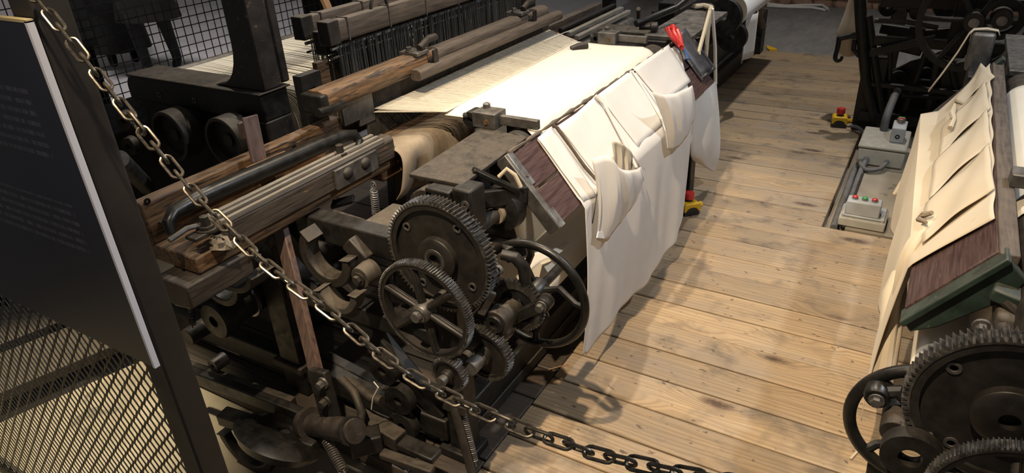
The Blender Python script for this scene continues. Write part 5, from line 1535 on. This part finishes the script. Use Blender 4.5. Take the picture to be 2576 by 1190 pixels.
# ------------------------------------------------------------------ loom beyond the main one
L4 = thing('power_loom', (5.2, 1.8, 0), 'dark loom beyond the main loom with a white cloth roll', 'loom', 'power looms along the aisle')
def jb(*a, nm='frame_bar', m=IRON): return MB().box(*a).build(nm, m, L4, bevel=.006)
pb_ = P(1897, 132, z=0)
jb(pb_.x - .05, pb_.x + .08, pb_.y - .06, pb_.y + .10, .0, .36, nm='end_box')
jb(pb_.x - .02, pb_.x + .04, pb_.y - .02, pb_.y + .06, .36, 1.1, nm='end_post')
jb(3.9, pb_.x, 1.33, 1.42, .02, .15, nm='front_sill')
jb(3.9, pb_.x, 1.40, 1.46, .15, .34, nm='sill_web')
jb(3.95, 4.05, 1.30, 1.40, 0, .85, nm='front_leg')
jb(3.95, 4.05, 1.30, 2.7, .62, .70, nm='end_rail')
jb(3.95, 4.05, 2.6, 2.7, 0, .9, nm='rear_leg')
jb(6.1, 6.2, 2.6, 2.7, 0, .9, nm='rear_leg')
jb(3.95, 6.2, 1.30, 1.44, .70, .80, nm='breast_beam')
MB().cyl((3.9, 1.7, .5), (6.2, 1.7, .5), .10, n=26).build('low_beam', IRONB, L4)
MB().cyl((3.8, 1.5, .32), (6.1, 1.5, .32), .05, n=20).build('low_shaft', IRONB, L4)
for cx, cy, r, x in ((1818, 45, .10, 4.0), (1760, 60, .07, 3.9), (1840, 95, .09, 4.4)):
    c_ = P(cx, cy, x=x)
    MB().lathe(c_, X, [(0, .02), (0, r), (.05, r), (.05, .02), (0, .02)], 26).build('end_gear', IRON, L4)
MB().tube([P(1845, 5, x=4.3), P(1836, 30, x=4.3), P(1832, 50, x=4.3)], .012, 8).build('roll_arm', IRONC, L4)
MB().tube([P(1833, 50, x=4.3), P(1845, 60, x=4.3), P(1858, 65, x=4.3)], .012, 8).build('arm_end', BLUEP, L4)
jb(3.9, 6.2, 1.75, 1.83, .86, 1.0, nm='reed_cap', m=WOODG)
MB().tube([P(1912, 0, x=6.0), P(1910, 30, x=6.0), P(1914, 50, x=6.0), P(1920, 70, x=6.0)], [.02, .03, .025, .03], 8).build('rope_end', CANVAS, L4)
WR = thing('white_cloth_roll', P(1850, 30, x=4.5), 'roll of white cloth on the loom beyond the main one', 'cloth roll')
c0 = P(1838, 28, x=4.45)
MB().cyl(c0, c0 + X * 1.5, .10, n=36).build('roll', cloth('bleached_cotton', (.72, .73, .76), (.78, .79, .82)), WR)
MB().lathe(c0 - X * .004, X, [(0, .02), (0, .098), (.003, .098), (.003, .02), (0, .02)], 30).build('roll_end', DRAPEY, WR)
MB().tube([c0 + V((.02, -.06, -.07)), c0 + V((.03, -.07, -.14)), c0 + V((.0, -.05, -.2))], .006, 6).build('loose_thread', DRAPE, WR)
MB().sheet(lambda u, v: (4.5 + .3 * u, c0.y - .09 + .02 * math.sin(u * 7), c0.z - .05 - .28 * v), 8, 6).build('hanging_end', DRAPE, WR, solid=.002)

# ------------------------------------------------------------------ things low on the left, seen through the barrier mesh
a, b = P(0, 1082, z=.0), P(360, 922, z=.0)
d = (b - a).normalized(); n_ = V((-d.y, d.x, 0))
if n_.y < 0: n_ = -n_
TB = mat('dark_timber', (.035, .026, .02), (.07, .052, .038), 8, (10, 1, 10), rough=(.6, .8), bmp=.3)
c_ = (a + b) / 2 + n_ * .30 + Z * .02
tag(MB().obb(c_, d * .45, n_ * .14, Z * .02).build('floor_timber', TB, bevel=.004), 'dark timber lying on the floor nearest the barrier mesh', 'timber')
c_ = (a + b) / 2 + n_ * .62 + Z * .03
tag(MB().obb(c_, d * .45, n_ * .15, Z * .03).build('floor_timber', TB, bevel=.004), 'dark timber lying on the floor behind another, by the mesh', 'timber')
# wooden stick leaning behind the harness
MB().bar(P(842, 60, y=2.3), P(808, -20, y=2.3), .03, .02, up=Y).build('wooden_stick', RAWWOOD, L1)
# straw, chips and threads on the floor
for k, (px_, py_, dx, dy) in enumerate(((1405, 923, .03, -.025), (1745, 606, .01, .01))):
    p = P(px_, py_, z=.003)
    tag(MB().bar(p + V((-dx, -dy, 0)), p + V((dx, dy, 0)), .003, .002).build('straw', RAWWOOD), ['pale straw lying on the boards near the loom sill', 'short pale splinter on the boards beside the hanging cloth'][k], 'straw')
tag(MB().tube([P(1434, 1097, z=.003), P(1415, 1105, z=.004), P(1410, 1112, z=.003), P(1420, 1120, z=.003)], .0012, 5).build('thread', CABLE), 'curled white thread lying on the floor by the chain', 'thread')
